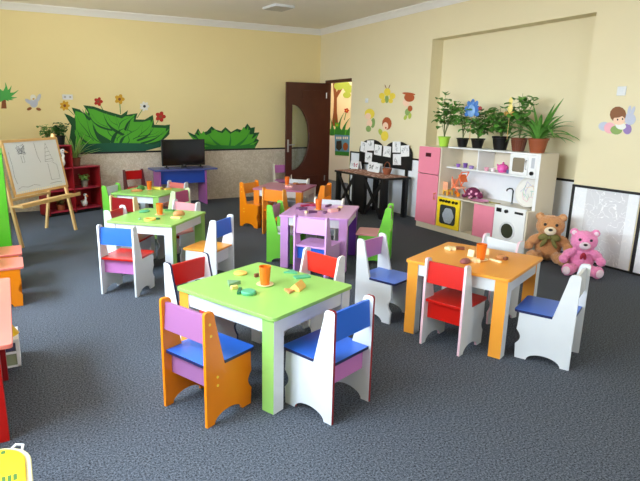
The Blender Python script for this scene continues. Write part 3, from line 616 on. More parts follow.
MB().tube([(5.17, 4.30, .485), (5.17, 4.30, .64), (5.155, 4.31, .665), (5.13, 4.32, .668), (5.105, 4.33, .655), (5.10, 4.333, .635)], .009, 10).build('tap', mat('dark chrome', (86, 88, 92), .25, metal=1), kt)
MB().lathe([(0, 0), (.02, 0), (.014, .012), (0, .012)], (5.17, 4.30, .485), 14).build('tap_base', SILV, kt)

# toys on the kitchen
tr = thing('round_tray', 'round white tray with pale doodles leaning at right end of toy worktop', 'tray', (5.14, 4.06, .66), 0); tr.rotation_euler = (0, rad(-80), 0)
MB().lathe([(0, -.004), (.16, -.004), (.172, .006), (.166, .01), (.155, .002), (0, .002)], seg=36).build('dish', mat('pearl white dish', (236, 232, 226), .35, .06, 30), tr)
for i, (c, a) in enumerate((((200, 190, 220), .1), ((180, 220, 196), 1.0), ((236, 190, 200), 2.1), ((170, 200, 190), 3.0), ((240, 214, 170), 4.1), ((200, 190, 220), 5.2))):
    r_ = .05+.02*(i % 3); MB().tube([(r_*math.cos(a+q*.5)+.03*math.cos(q*2), r_*math.sin(a+q*.5)+.03*math.sin(q*3), .004) for q in range(6)], .003, 5).build('doodle', mat('doodle %d' % i, c, .6), tr)
tr.location = (5.135, 4.06, .485+.175)
# orange doll stroller
st = thing('doll_stroller', 'orange toy doll stroller on the toy worktop above the oven', 'toy', (5.06, 5.05, .485))
TO = mat('bright orange toy plastic', (250, 120, 66), .35); TP = mat('peach toy plastic', (252, 178, 140), .35)
fr = MB(); 
for s in (-.06, .06): fr.tube([(s, .1, .03), (s, -.02, .17), (s, -.10, .31)], .007, 8); fr.tube([(s, -.08, .03), (s, .03, .16), (s, .06, .24)], .007, 8)
fr.tube([(-.06, -.10, .31), (.06, -.10, .31)], .007, 8); fr.build('frame', TO, st)
MB().prism([(-.08, .10), (.06, .10), (.075, .2), (.055, .21), (.05, .12), (-.07, .12)], 'x', -.055, .055).build('seat', TP, st)
MB().obox((0, -.07, .23), (.11, .012, .1), (rad(-28), 0, 0)).build('back_cloth', TO, st)
for s in (-.07, .07):
    for y in (.1, -.08): MB().cylinder((s-.008, y, .027), (s+.008, y, .027), .026, 14).build('wheel', ORANGE, st)
yb = thing('toy_chair', 'small peach and yellow toy chair at left end of the toy worktop', 'toy', (5.0, 5.165, .485), rad(-100))
MB().box(-.05, .05, -.04, .045, .05, .065).build('seat', mat('golden toy plastic', (252, 200, 80), .35), yb); MB().box(-.05, .05, -.045, -.035, .065, .17).build('backrest', TP, yb, .004); MB().box(-.025, .025, -.034, -.033, .10, .145).build('motif', PAPER, yb)
for s in (-.043, .043):
    for y in (-.035, .038): MB().box(s-.007, s+.007, y-.007, y+.007, 0, .05).build('leg', mat('golden toy plastic', (252, 200, 80), .35), yb)
# dark red and white spotted plush tortoise-like toy
def remeshed(mb, name, m, parent, voxel, fuzz=0):
    o = mb.build(name, m, parent)
    r = o.modifiers.new('one skin', 'REMESH'); r.mode = 'VOXEL'; r.voxel_size = voxel; r.use_smooth_shade = True
    s_ = o.modifiers.new('smooth', 'SMOOTH'); s_.iterations = 4
    return o
pt = thing('plush_toy', 'plum and pink patterned plush toy lying on the toy worktop', 'toy', (5.08, 4.82, .485), rad(-100))
m = MB(); m.ell((0, 0, .07), (.10, .085, .068)); m.ell((.11, .02, .05), (.045, .04, .045)); 
for a in ((-.07, .07), (.06, .075), (-.07, -.07), (.06, -.075)): m.ell((a[0], a[1], .026), (.035, .03, .026))
def spotted(name, a, b, sc_):
    mm = mat(name, a, .9, 0, 1); nt = mm.node_tree; v = nt.nodes.new('ShaderNodeTexVoronoi'); v.inputs['Scale'].default_value = sc_; nt.links.new(nt.nodes['Texture Coordinate'].outputs['Object'], v.inputs['Vector'])
    r = nt.nodes.new('ShaderNodeValToRGB'); r.color_ramp.interpolation = 'CONSTANT'; r.color_ramp.elements[0].color = (*lin(b), 1); r.color_ramp.elements[1].color = (*lin(a), 1); r.color_ramp.elements[1].position = .33
    nt.links.new(v.outputs['Distance'], r.inputs['Fac']); nt.links.new(r.outputs['Color'], nt.nodes['Principled BSDF'].inputs['Base Color']); return mm
remeshed(m, 'body', spotted('plum spotted plush', (112, 34, 74), (236, 170, 196), 22), pt, .008)
for s in (-.02, .02): MB().ell((.145, .02+s, .06), (.007, .007, .007), seg=10).build('eye', BLACKP, pt)
o = MB().lathe([(0, 0), (.06, 0), (.09, .012), (.086, .015), (.058, .006), (0, .006)], seg=26, sx=1, sy=1.3).build('toy_plate', mat('rose toy plate', (236, 150, 190), .35)); o.location = (4.98, 4.6, .4855); tag(o, 'pink oval toy plate at front of the toy worktop', 'toy plate')
o = MB().tube([(0, -.09, .008), (0, .02, .008), (0, .05, .01)], [.006, .006, .012], 8).build('toy_spoon', mat('olive toy plastic', (150, 140, 60), .4)); o.location = (5.0, 4.42, .486); o.rotation_euler = (0, 0, .2); tag(o, 'olive toy spoon near the tap on the toy worktop', 'toy spoon')
tp = thing('toy_teapot', 'bright pink toy teapot on the shelf left of the microwave', 'toy teapot', (5.1, 4.42, .846), rad(80)); TPK = mat('hot pink toy plastic', (236, 92, 178), .35)
MB().lathe([(0, 0), (.04, 0), (.062, .03), (.062, .055), (.045, .085), (.02, .095), (0, .097)], seg=22).build('body', TPK, tp); MB().lathe([(0, .095), (.012, .097), (.014, .11), (0, .12)], seg=12).build('lid_knob', TPK, tp)
MB().tube([(.055, 0, .035), (.085, 0, .06), (.1, 0, .085)], [.014, .01, .008], 8).build('spout', TPK, tp); MB().tube([(-.055, 0, .07), (-.09, 0, .065), (-.09, 0, .035), (-.058, 0, .025)], .006, 8).build('handle', TPK, tp)
def toycup(label, y, x, rgb, r=.028, h=.04):
    t = thing('toy_cup', label, 'toy cup', (x, y, .846), rad(40), 'toy dishes on the kitchen shelf'); mm = mat('toy cup %d%d%d' % rgb, rgb, .35)
    MB().lathe([(0, 0), (r*.7, 0), (r, h), (r*.9, h), (r*.62, .005), (0, .005)], seg=18).build('bowl', mm, t); MB().tube([(r*.85, 0, h*.8), (r*1.5, 0, h*.7), (r*1.4, 0, h*.3), (r*.75, 0, h*.25)], .003, 6).build('handle', mm, t)
toycup('violet toy cup at far left of the kitchen shelf', 5.09, 5.07, (150, 100, 190)); toycup('purple toy cup in the first shelf compartment, tallest of three', 5.0, 5.1, (120, 80, 160), .03, .055); toycup('lavender toy cup beside the first upright of the kitchen shelf', 4.86, 5.06, (170, 140, 204), .032, .035)
toycup('pale pink toy cup in the second shelf compartment', 4.62, 5.06, (240, 170, 190)); toycup('white toy cup left of the pink teapot', 4.535, 5.07, (238, 226, 226)); toycup('blue-grey toy cup right of the pink teapot', 4.30, 5.06, (110, 116, 160))

# ================================================================== PLANTS
def pot(t, r0, r1, h, m, rib=0, rim=.006):
    MB().lathe([(0, 0), (r0, 0), (r0+(r1-r0)*.85, h*.86), (r1+rim*.3, h*.87), (r1+rim, h), (r1-.004, h), (r1-.01, h*.9), (0, h*.9)], seg=24).build('pot', m, t)
    MB().lathe([(0, h*.88), (r1-.011, h*.885), (0, h*.91)], seg=16).build('soil', SOIL, t)
def bushy(label, loc, potd, height, spread, nst, nlf, ls, lm, bend=.3, group='potted plants on the toy kitchen', cl=.5, seed=1, shape=.95):
    rnd = random.Random(seed); t = thing('potted_plant', label, 'potted plant', loc, rnd.random()*6, group); pot(t, *potd)
    h0 = potd[2]*.88; st, lf = MB(), MB()
    for i in range(nst):
        a = 2*PI*i/nst + rnd.random()*.7; q = spread*(.35+.65*rnd.random()); hh = height*(.6+.4*rnd.random()) if i else height
        if i == 0: q *= .3
        pts = [Vector((q*math.cos(a)*(k/5)**1.4, q*math.sin(a)*(k/5)**1.4, h0+hh*k/5)) for k in range(6)]
        st.tube(pts, [.004]*3+[.003, .0025, .002], 5)
        for k in range(nlf):
            s = cl + (1-cl)*(k+rnd.random())/nlf; s = min(s, 1); j = min(int(s*5), 4); p = pts[j].lerp(pts[j+1], s*5-j)
            b = rnd.random()*2*PI; d = Vector((math.cos(b), math.sin(b), -.1+.7*rnd.random())); off = d.normalized()*ls*.45
            st.tube([p, p+off], .0013, 4); lf.leaf(p+off, d, ls*(.7+.5*rnd.random()), ls*shape*(.95+.35*rnd.random()), 1.0+bend*rnd.random(), n=4)
    st.build('stems', STEM, t); lf.build('foliage', lm, t); return t
PZ = 1.0965
KEEP = []
bushy('tall leafy plant in a light green pot on the toy fridge', (5.13, 5.44, PZ-.011), (.055, .078, .125, mat('light green pot', (168, 214, 70), .4)), .56, .2, 8, 10, .088, LEAF, seed=3, cl=.35)
bushy('thin leafy plant in the smaller black pot, second from left on toy kitchen', (5.12, 5.10, PZ), (.052, .074, .11, BLACKP), .42, .12, 5, 9, .078, LEAF, seed=5, cl=.42)
bushy('bushy plant in a black pot holding the blue flower ornament', (5.12, 4.855, PZ), (.055, .082, .115, BLACKP), .34, .19, 8, 9, .09, LEAF, seed=8, cl=.25)
bushy('dense bushy plant in the largest black pot on the toy kitchen', (5.13, 4.515, PZ), (.07, .098, .155, BLACKP), .34, .2, 11, 9, .088, LEAF, seed=11, cl=.2)
rp = bushy('tall plant in the ribbed dark brown pot with a yellow ornament', (5.14, 4.27, PZ), (.058, .085, .148, DTERRA), .50, .14, 6, 9, .09, LEAF, seed=14, cl=.4)
m = MB()
for i in range(20):
    a = 2*PI*i/20; m.tube([(.059*math.cos(a), .059*math.sin(a), .006), (.0815*math.cos(a), .0815*math.sin(a), .125)], .005, 5)
m.build('pot_ribs', DTERRA, rp)
sp = thing('potted_plant', 'long-leaved arching plant in a brown clay pot, rightmost on toy kitchen', 'potted plant', (5.14, 4.02, PZ), 0, 'potted plants on the toy kitchen'); pot(sp, .072, .105, .155, TERRA)
rnd = random.Random(5); lf = MB()
for i in range(34):
    a = 2*PI*i/34*1.0 + rnd.random()*.3; el = .5 + 1.5*rnd.random(); L = .30+.24*rnd.random()
    d = Vector((math.cos(a)*.6, math.sin(a), el))
    if math.cos(a) > .3: L *= .6
    lf.leaf((.03*math.cos(a), .03*math.sin(a), .135), d, L, .045, 1.2+rnd.random()*.8, n=8, tipw=.05)
for L, d, dr in ((.52, (-.1, -.55, 1.0), .3), (.42, (-.05, -.4, 1.0), .15), (.40, (0, .3, 1), .1), (.55, (-.1, -1, .5), 1.0), (.5, (-.15, -1, .3), .7), (.52, (-.2, -1, .75), 1.3), (.42, (-.15, -.8, .9), .4)): lf.leaf((0, 0, .135), d, L, .05, dr, n=8, tipw=.05)
lf.build('foliage', LEAF, sp)
# ornaments on sticks
og = thing('plant_pick', 'blue flower-shaped ornament on a stick among the kitchen plants', 'ornament', (5.05, 4.92, PZ+.13)); BLO = mat('blue foil', (70, 120, 190), .35, .2, 60); BLL = mat('light blue foil', (130, 170, 220), .35, .2, 60)
MB().cylinder((0, 0, -.04), (0, 0, .27), .004, 8).build('stick', PINE, og)
m = MB()
for i in range(7):
    a = PI*(-.15+1.3*i/6); m.ell((0, .075*math.cos(a), .32+.08*math.sin(a)), (.012, .034, .055), (a-PI/2, 0, 0), 12)
m.build('petals', BLO, og); MB().ell((-.01, 0, .31), (.016, .06, .075), seg=14).build('body', BLL, og); 
MB().ell((-.006, -.13, .34), (.016, .026, .026), seg=12).build('berry', mat('dull red bead', (170, 60, 60), .5), og)
og = thing('plant_pick', 'yellow ornament on a stick in the ribbed brown pot', 'ornament', (5.05, 4.36, PZ+.21)); YO = mat('pale yellow felt', (240, 218, 130), .7); YO2 = mat('ochre felt', (214, 160, 76), .7)
MB().cylinder((0, 0, -.08), (0, 0, .3), .004, 8).build('stick', PINE, og); MB().ell((0, 0, .26), (.012, .034, .05), seg=14).build('body', YO, og); MB().ell((-.002, 0, .335), (.012, .026, .045), seg=14).build('head', YO, og)
for s in (-1, 1): MB().ell((0, s*.045, .20), (.01, .035, .026), (s*.5, 0, 0), 12).build('petal', YO2, og)

# ================================================================== BEARS
def furmat(name, rgb):
    m = mat(name, rgb, .95, .22, 55, bump=.9, sheen=.4); return m
def bear(label, loc, rz, fur, light, s, tilt=0, bow=None, tie=None, pad=None, inner=None):
    t = thing('teddy_bear', label, 'teddy bear', loc, rz, 'teddy bears by the wall'); t.scale = (s, s, s)
    # faces -y; sits on the floor with legs forward
    m = MB()
    m.ell((0, .03, .13), (.12, .10, .135)); m.ell((0, .02, .22), (.095, .085, .08)); m.ell((0, 0, .345), (.128, .112, .108))
    for k in (-1, 1):
        m.ell((k*.098, .015, .432), (.042, .028, .040)); m.ell((k*.128, -.02, .205), (.046, .046, .085), (rad(30), rad(-k*42), 0)); m.ell((k*.172, -.05, .15), (.046, .048, .048))
        m.ell((k*.10, -.10, .058), (.058, .10, .056), (0, 0, k*.35)); m.ell((k*.135, -.185, .07), (.058, .045, .066), (0, 0, k*.35))
    m.ell((0, -.085, .318), (.06, .05, .048))
    b = remeshed(m, 'body', fur, t, .009)
    sb = b.modifiers.new('sub', 'SUBSURF'); sb.levels = sb.render_levels = 1
    tx = bpy.data.textures.get('fur') or bpy.data.textures.new('fur', 'CLOUDS'); tx.noise_scale = .014
    dm = b.modifiers.new('fur', 'DISPLACE'); dm.texture = tx; dm.strength = .014; dm.mid_level = .5
    MB().ell((0, -.112, .318), (.052, .032, .040), seg=18).build('muzzle', light, t)
    MB().ell((0, -.143, .334), (.02, .011, .014), seg=12).build('nose', BLACKP, t)
    for k in (-1, 1):
        MB().ell((k*.05, -.101, .375), (.014, .010, .015), seg=12).build('eye', BLACKP, t)
        MB().ell((k*.100, -.012, .430), (.024, .008, .023), seg=12).build('inner_ear', inner or light, t)
        MB().ell((k*.150, -.226, .07), (.038, .012, .044), (0, 0, k*.35), 14).build('foot_pad', pad or light, t)
    if bow:
        k0 = MB()
        for k in (-1, 1):
            k0.ell((k*.05, -.095, .252), (.05, .022, .034), (0, rad(k*18), 0), 14); k0.ell((k*.045, -.105, .20), (.02, .012, .055), (0, rad(-k*28), 0), 12)
        k0.ell((0, -.105, .25), (.018, .018, .02), seg=12); k0.build('bow', bow, t)
    if tie:
        MB().ell((-.012, -.098, .205), (.016, .012, .038), (0, .25, 0), 12).ell((.012, -.098, .205), (.016, .012, .038), (0, -.25, 0), 12).build('ribbon', tie, t)
    return t
BEARB = furmat('caramel plush fur', (196, 136, 84)); BEARP = furmat('pink plush fur', (248, 140, 190))
bear('caramel brown teddy bear with an olive bow beside the toy kitchen', (4.96, 3.615, 0), rad(-52), BEARB, furmat('cream plush fur', (240, 218, 188)), 1.08, inner=furmat('tan plush fur', (206, 152, 104)), pad=furmat('tan plush fur', (206, 152, 104)), bow=mat('olive checked ribbon', (110, 104, 48), .7, .5, 90))
bear('pink teddy bear with a dark red ribbon against the striped wall panel', (4.86, 3.165, 0), rad(-50), BEARP, furmat('pale pink plush fur', (252, 214, 226)), .93, tie=mat('dark red felt', (160, 22, 50), .7))

# ================================================================== CRAFT TABLE AND HEART BOARD
ct = thing('craft_table', 'black display table with crossed legs under the heart-shaped board', 'table')
TX0, TX1, TY0, TY1, TH = 4.70, 5.20, 6.13, 7.42, .60
MB().box(TX0, TX1, TY0, TY1, TH-.03, TH).build('tabletop', BLACK, ct, .003)
for y0 in (TY0+.02, (TY0+TY1)/2-.16, (TY0+TY1)/2+.09, TY1-.09):
    for x0 in (TX0+.02, TX1-.08): MB().box(x0, x0+.06, y0, y0+.07, 0, TH-.03).build('leg', BLACK, ct)
MB().box(TX0+.025, TX0+.045, (TY0+TY1)/2-.09, (TY0+TY1)/2+.09, .02, TH-.03).build('centre_panel', BLACK, ct)
for a, b in ((TY0+.08, (TY0+TY1)/2-.15), ((TY0+TY1)/2+.15, TY1-.08)):
    MB().bar((TX0+.035, a, .03), (TX0+.035, b, TH-.05), .05, .018, (1, 0, 0)).build('cross_brace', BLACK, ct); MB().bar((TX0+.055, b, .03), (TX0+.055, a, TH-.05), .05, .018, (1, 0, 0)).build('cross_brace', BLACK, ct)
rn = thing('table_runner', 'patterned brown and pink paper runner covering the black display table', 'runner')
m = MB().box(TX0+.005, TX1-.03, TY0+.01, TY1-.01, TH+.0005, TH+.003); 
RUN = spotted('brown patterned runner', (150, 104, 84), (232, 196, 190), 16); m.build('sheet', RUN, rn)
hb = thing('heart_board', 'black heart-topped display board standing behind the craft table', 'display board')
HY0, HY1 = 6.22, 7.55; hm = (HY0+HY1)/2; hp = [(HY0, .68), (HY1, .68), (HY1, .9)]
for c in (hm+(HY1-HY0)/4, hm-(HY1-HY0)/4): hp += [(c + (HY1-HY0)/4*math.cos(PI*i/12), .9+.19*math.sin(PI*i/12)) for i in range(0 if c > hm else 1, 13)]
MB().prism(hp, 'x', 5.262, 5.278).build('board', BLACK, hb, tri=True)
for y in (HY0+.08, HY1-.12): MB().box(5.262, 5.278, y, y+.05, 0, .68).build('leg', BLACK, hb)
def sheet(label, u, v, wd, ht, tilt, kind, x=5.2615, zoff=0):
    p = hit(u, v, 0, x); t = thing('paper_sheet', label, 'paper', (x, p.y, p.z), 0, 'sheets of paper on the heart board'); 
    t.rotation_euler = (rad(tilt), 0, 0)
    MB().box(-.002, 0, -wd/2, wd/2, -ht/2, ht/2).build('sheet', PAPER, t)
    m = MB(); r = random.Random(int(u*13+v))
    if kind == 'fly':
        c = PPINKD if 'pink' in label else BLACK
        for s in (-1, 1): m.poly([(-.003, s*.004, 0), (-.003, s*.05, .045), (-.003, s*.055, .005)]); m.poly([(-.003, s*.004, -.002), (-.003, s*.045, -.012), (-.003, s*.035, -.04)])
        m.box(-.0035, -.0025, -.004, .004, -.035, .03); m.build('butterfly_drawing', c, t)
    else:
        for i in range(4):
            y = (r.random()-.5)*wd*.6; z = (r.random()-.5)*ht*.6
            m.tube([(-.003, y+.02*math.cos(q*1.3+i), z+.025*math.sin(q*1.7+i*2)) for q in range(5)], .0022, 4)
        m.build('pencil_drawing', mat('pencil grey', (110, 112, 120), .8), t)
PPINKD = mat('raspberry ink', (176, 40, 90), .7)
D_ = 'sheet on the heart board'
sheet('tilted drawn %s, far left of top row' % D_, 364, 147, .19, .165, 6, 'd'); sheet('drawn %s, second from left in top row' % D_, 370.5, 145.5, .19, .165, -4, 'd', 5.259); sheet('drawn %s, left of the middle dip' % D_, 378, 150, .19, .165, 3, 'd', 5.2565)
sheet('drawn %s, right of the middle dip' % D_, 387, 151.5, .19, .165, 2, 'd'); sheet('drawn %s, top of the right lobe' % D_, 396.5, 147, .19, .165, -3, 'd', 5.259); sheet('drawn %s, far right of top row' % D_, 405, 151, .19, .165, -6, 'd', 5.2567)
sheet('drawn %s, lower right above the brown basket' % D_, 397, 159.5, .19, .165, -4, 'd', 5.254); sheet('drawn %s, lower left under the top row' % D_, 368.5, 157.5, .19, .165, 2, 'd', 5.2538)
def card(label, u, v, ht, wd, kind):
    p = hit(u, v, 2, TH+.003); t = thing('standing_card', label, 'card', (min(p.x, 5.13), p.y, TH+.0035), 0, 'folded cards on the craft table')
    for s in (-1, 1): MB().obox((s*.028, 0, ht/2*.97), (.003, wd, ht), (0, rad(s*-10), 0)).build('card_face', PAPER, t)
    m = MB(); c = {'pink': PPINKD, 'black': BLACK, 'pencil': mat('pencil grey', (110, 112, 120), .8)}[kind]
    def P(y, z): return (-.030 + (z-ht/2)*math.tan(rad(10)) - .0035, y, z)
    z0 = ht*.5
    for s in (-1, 1):
        k = .8 if kind != 'pencil' else .45
        m.poly([P(s*.003, z0), P(s*.06*k, z0+.05*k), P(s*.065*k, z0+.005)]); m.poly([P(s*.003, z0-.003), P(s*.055*k, z0-.012), P(s*.04*k, z0-.05*k)])
    m.build('butterfly_drawing', c, t)
card('folded white card with a raspberry butterfly on the craft table, leftmost', 363.5, 168.5, .125, .16, 'pink'); card('blank-looking folded card second from left on the craft table', 372, 167.5, .13, .15, 'pencil'); card('folded white card with a black butterfly in middle of the craft table', 381, 171, .15, .19, 'black'); card('folded white card left of the brown basket on the craft table', 388.5, 171.8, .14, .14, 'pencil')
bk = thing('small_basket', 'small brown basket with a handle at right end of the craft table', 'basket'); p = hit(393, 174, 2, TH+.003); bk.location = (min(p.x, 5.08), p.y, TH+.0035)
BKM = mat('brown wicker', (150, 82, 52), .7, .3, 60); MB().lathe([(0, 0), (.05, 0), (.075, .09), (.068, .09), (.045, .006), (0, .006)], seg=20).build('bowl', BKM, bk); MB().tube([(0, .07*math.cos(PI*i/10), .085+.1*math.sin(PI*i/10)) for i in range(11)], .006, 6).build('handle', BKM, bk)

# ================================================================== TELEVISION AND DESK
dk = thing('desk', 'blue desk with mauve side panels under the television', 'desk')
MB().box(2.03, 3.07, 8.45, 8.93, .575, .6).build('desktop', lam('slate blue laminate', (82, 94, 166)), dk, .002)
for x0 in (2.11, 2.875): MB().box(x0, x0+.02, 8.5, 8.92, 0, .575).build('side_panel', lam('violet pink laminate', (190, 104, 180)), dk)
MB().box(2.13, 2.875, 8.55, 8.57, .36, .575).build('front_panel', lam('deep blue laminate', (40, 82, 190)), dk)
tv = thing('television', 'flat black television standing on the blue desk', 'television', (2.575, 8.72, .6))
MB().box(-.365, .365, -.02, .02, .035, .46).build('casing', BLACKP, tv, .006); MB().box(-.35, .35, -.0225, -.02, .05, .445).build('screen', mat('switched-off screen', (8, 9, 9), .12, .02, 5), tv)
MB().prism([(-.05, 0), (.05, 0), (.035, .04), (-.035, .04)], 'y', -.015, .015).build('stand_neck', BLACKP, tv)
for s in (-1, 1): MB().box(s*.29-.012, s*.29+.012, -.1, .1, 0, .012).box(s*.29-.01, s*.29+.01, -.012, .012, .012, .04).build('stand_foot', BLACKP, tv)
MB().box(-.02, .02, -.024, -.0225, .04, .047).build('badge', SILV, tv)

# ================================================================== BOOKSHELF
A = rad(25); SHO = Vector((1.235, 8.66, 0))
bs = thing('bookshelf', 'stepped dark red bookshelf holding plants and toy birds in the corner', 'bookshelf', SHO, A)   # local +x points along the front, to the right end
BRD = lam('burgundy laminate', (142, 26, 30)); BRB = lam('burgundy shelf edge', (176, 48, 66)); D = .27
BW = MB(); t_ = .018
m = MB()
for x0, h in ((-t_, .69), (-.45-t_/2, 1.02), (-.87, 1.02)): m.box(x0, x0+t_, 0, D, .02, h)
m.build('upright', BRD, bs, .002)
for z, x0, x1 in ((.05, -.852, -.459), (.05, -.441, -t_), (.355, -.852, -.459), (.355, -.441, -t_), (.672, -.852, -.459), (.672, -.441, 0), (1.002, -.87, -.441)):
    MB().box(x0, x1, -.002, D-.006, z, z+t_).build('shelf', BRB, bs, .002)
MB().box(-.86, -.01, D-.006, D, .02, .672).box(-.86, -.45, D-.006, D, .672, 1.0).build('back_panel', BRD, bs)
MB().box(-.86, -.01, .03, D-.01, 0, .049).build('plinth', BLACK, bs)
def sh(x, y, z): c, s = math.cos(A), math.sin(A); return (SHO.x + c*x - s*y, SHO.y + s*x + c*y, z)
G2 = 'potted plants on the bookshelf'
bushy('light leafy plant in a shallow brown dish on tall end of bookshelf', sh(-.73, .13, 1.0205), (.06, .085, .06, TERRA), .22, .13, 6, 8, .06, LEAF, group=G2, seed=21, cl=.35)
bushy('dark bushy plant in a black pot on top of the bookshelf', sh(-.545, .13, 1.0205), (.06, .08, .13, BLACKP), .2, .15, 9, 9, .06, DLEAF, group=G2, seed=23, cl=.15)
s2 = thing('potted_plant', 'spiky long-leaved plant in a brown pot on low part of bookshelf', 'potted plant', sh(-.33, .13, .6905), .6, G2); pot(s2, .065, .085, .13, DTERRA)
lf = MB(); rnd = random.Random(9)
for i in range(20):
    a = 2*PI*i/20+rnd.random()*.3; lf.leaf((.02*math.cos(a), .02*math.sin(a), .115), (math.cos(a), math.sin(a)*.6, .8+1.4*rnd.random()), (.26+.16*rnd.random()), .034, .5+rnd.random()*.7, n=7, tipw=.05)
for L, d, dr in ((.42, (1, -.1, .55), .35), (.44, (1, .1, .35), .15), (.4, (.15, 0, 1), .1), (.42, (-.3, -.1, 1), .1)): lf.leaf((0, 0, .115), d, L, .034, dr, n=7, tipw=.05)
lf.build('foliage', LLEAF, s2); s2.rotation_euler = (0, 0, 0)
bushy('trailing pale green plant in upper cell of low bookshelf', sh(-.22, .10, .3735), (.045, .055, .10, mat('grey pot', (130, 120, 104), .6)), .10, .09, 8, 8, .042, LLEAF, group=G2, seed=27, cl=.1, bend=1)
bushy('dried brown plant in bottom left cell of the bookshelf', sh(-.64, .10, .0685), (.05, .06, .09, TERRA), .10, .08, 7, 7, .045, mat('olive dry leaves', (110, 92, 44), .6, .3, 40), group=G2, seed=31, cl=.2)
def bird(label, loc, rz, s, beak=True):
    t = thing('toy_bird', label, 'toy bird', loc, rz, 'white toy birds on the bookshelf'); t.scale = (s, s, s); WF = mat('white plush', (236, 232, 226), .9, .05, 40)
    m = MB(); m.ell((0, 0, .06), (.06, .05, .058)); m.ell((-.05, 0, .07), (.045, .025, .022), (0, .5, 0)); m.tube([(.03, 0, .09), (.045, 0, .14), (.03, 0, .18)], [.026, .018, .018], 10); m.ell((.035, 0, .195), (.034, .027, .028))
    remeshed(m, 'body', WF, t, .007)
    MB().prism([(.06, .185), (.06, .203), (.105, .172)], 'y', -.01, .01).build('beak', mat('orange beak', (232, 130, 66), .5), t)
    for s_ in (-1, 1): MB().ell((.05, s_*.02, .205), (.005, .005, .006), seg=8).build('eye', BLACKP, t)
bird('white toy bird with orange beak in top cell of the bookshelf', sh(-.60, .08, .6905), rad(-25), 1.25); bird('small white toy bird in bottom cell of the low bookshelf', sh(-.25, .10, .0685), rad(-60), .95)

# ================================================================== EASEL WHITEBOARD
n_ = Vector((.755, -.656, 0)).normalized(); Rf = Vector((.683, 7.262, 0)); Lf = Vector((.036, 6.517, 0)); ax_ = (Rf-Lf).normalized(); EW = (Rf-Lf).length
es = thing('easel', 'pine easel with a whiteboard covered in marker drawings beside the bookshelf', 'easel', Lf, math.atan2(ax_.y, ax_.x))
# local: x along the front (left foot 0 to right foot EW), y away from the viewer side, z up
def lean(z, d=0): return .22*z/1.25 - d
for x in (0, EW): MB().bar((x, 0, 0), (x, lean(1.22), 1.22), .035, .03, (0, -1, 0)).build('front_leg', PINE, es); MB().bar((x, .44, 0), (x, .22, 1.22), .03, .03, (0, -1, 0)).build('rear_leg', PINE, es)
la = math.atan2(.22, 1.25)
def slab(x0, x1, z0, z1, d0, d1):      # a board parallel to the leaning front
    m = MB(); pts = []
    v = [m.bm.verts.new((x, lean(z)-d, z)) for x in (x0, x1) for d in (d0, d1) for z in (z0, z1)]
    for q in ((0,1,3,2), (4,6,7,5), (0,4,5,1), (2,3,7,6), (0,2,6,4), (1,5,7,3)): m.face([v[i] for i in q])
    return m
X0, X1, B0, B1 = .05, EW+.01, .56, 1.18
wb = slab(X0+.02, X1-.02, B0+.02, B1-.02, .02, .03).build('whiteboard', mat('glossy white board', (228, 233, 240), .16, .02, 3), es)
slab(X0, X1, B0, B0+.028, .018, .036).build('frame_rail', PINE, es); slab(X0, X1, B1-.028, B1, .018, .036).build('frame_rail', PINE, es); slab(X0, X0+.028, B0+.028, B1-.028, .018, .036).build('frame_stile', PINE, es); slab(X1-.028, X1, B0+.028, B1-.028, .018, .036).build('frame_stile', PINE, es)
MB().box(-.03, EW+.03, -.09, .075, .455, .475).box(-.03, EW+.03, -.09, -.078, .475, .495).build('tray', PINE, es, .002)
MB().box(.02, EW-.02, .34, .36, .46, .49).build('rear_brace', PINE, es)
MK = mat('dark marker ink', (70, 78, 100), .6)
def bp(x, z): return (x, lean(z)-.0305, z)
def scrib(pts, r=.0017): MB().tube([bp(*p) for p in pts], r, 4).build('marker_drawing', MK, wb)
r = random.Random(4)
for k in range(5): scrib([(.26+.16*r.random()-.02, 1.0+.13*r.random()) for _ in range(8)], .0014)
scrib([(.30, 1.0), (.30, .92), (.34, .92), (.34, 1.0)]); scrib([(.68, .9), (.755, 1.12), (.83, .9), (.68, .9)]); 
for k in range(4): scrib([(.69+.012*k, .92+.045*k), (.82-.012*k, .93+.045*k)], .0016)
scrib([(.72, .88), (.72, .68), (.88, .68), (.88, .85), (.80, .89)]); scrib([(.12, 1.05), (.13, .9), (.12, .78), (.14, .7)]); scrib([(.56, 1.13), (.57, .98), (.6, .9)]); scrib([(.13, .64), (.2, .66), (.3, .645), (.4, .66), (.5, .64)], .0015); scrib([(.68, .64), (.8, .645), (.9, .64)], .0018)
m = MB()
for i in range(26): x = X0+.05+i*.034; v = [bp(x, B0+.03), bp(x+.016, B0+.03), bp(x+.016, B0+.052), bp(x, B0+.052)]; m.poly([(a, b-.001, c) for a, b, c in v])
m.build('scalloped_edging', mat('cream edging', (246, 240, 214), .6), wb)

# ================================================================== LEFT EDGE: red table, chairs, cabinet, bins
rt = thing('long_table', 'red-topped low table at the left edge of the view', 'table'); RX1 = -.066
MB().prism(rrect(-.85, RX1, 2.49, 3.58, .02), 'z', .48, .5).build('tabletop', SALM, rt, .002)
for x0, y0 in ((RX1-.13, 2.55), (RX1-.13, 3.20), (-.83, 2.55), (-.83, 3.20)): MB().box(x0, x0+.07, y0, y0+.07, 0, .48).build('leg', DRED if y0 > 3 else RED, rt)
for a in ((RX1-.115, RX1-.10, 2.62, 3.2), (-.8, -.785, 2.62, 3.2)): MB().box(*a, .40, .48).build('apron', DRED, rt)
chair('orange play chair with salmon seat at the left edge, nearer of two', -.165, 4.66, -90, ORANGE, SALM, SALM, SALM, ORANGE)
chair('orange play chair with salmon seat at the left edge, further of two by green cabinet', -.165, 5.10, -90, TORAN, SALM, SALM, SALM, ORANGE)
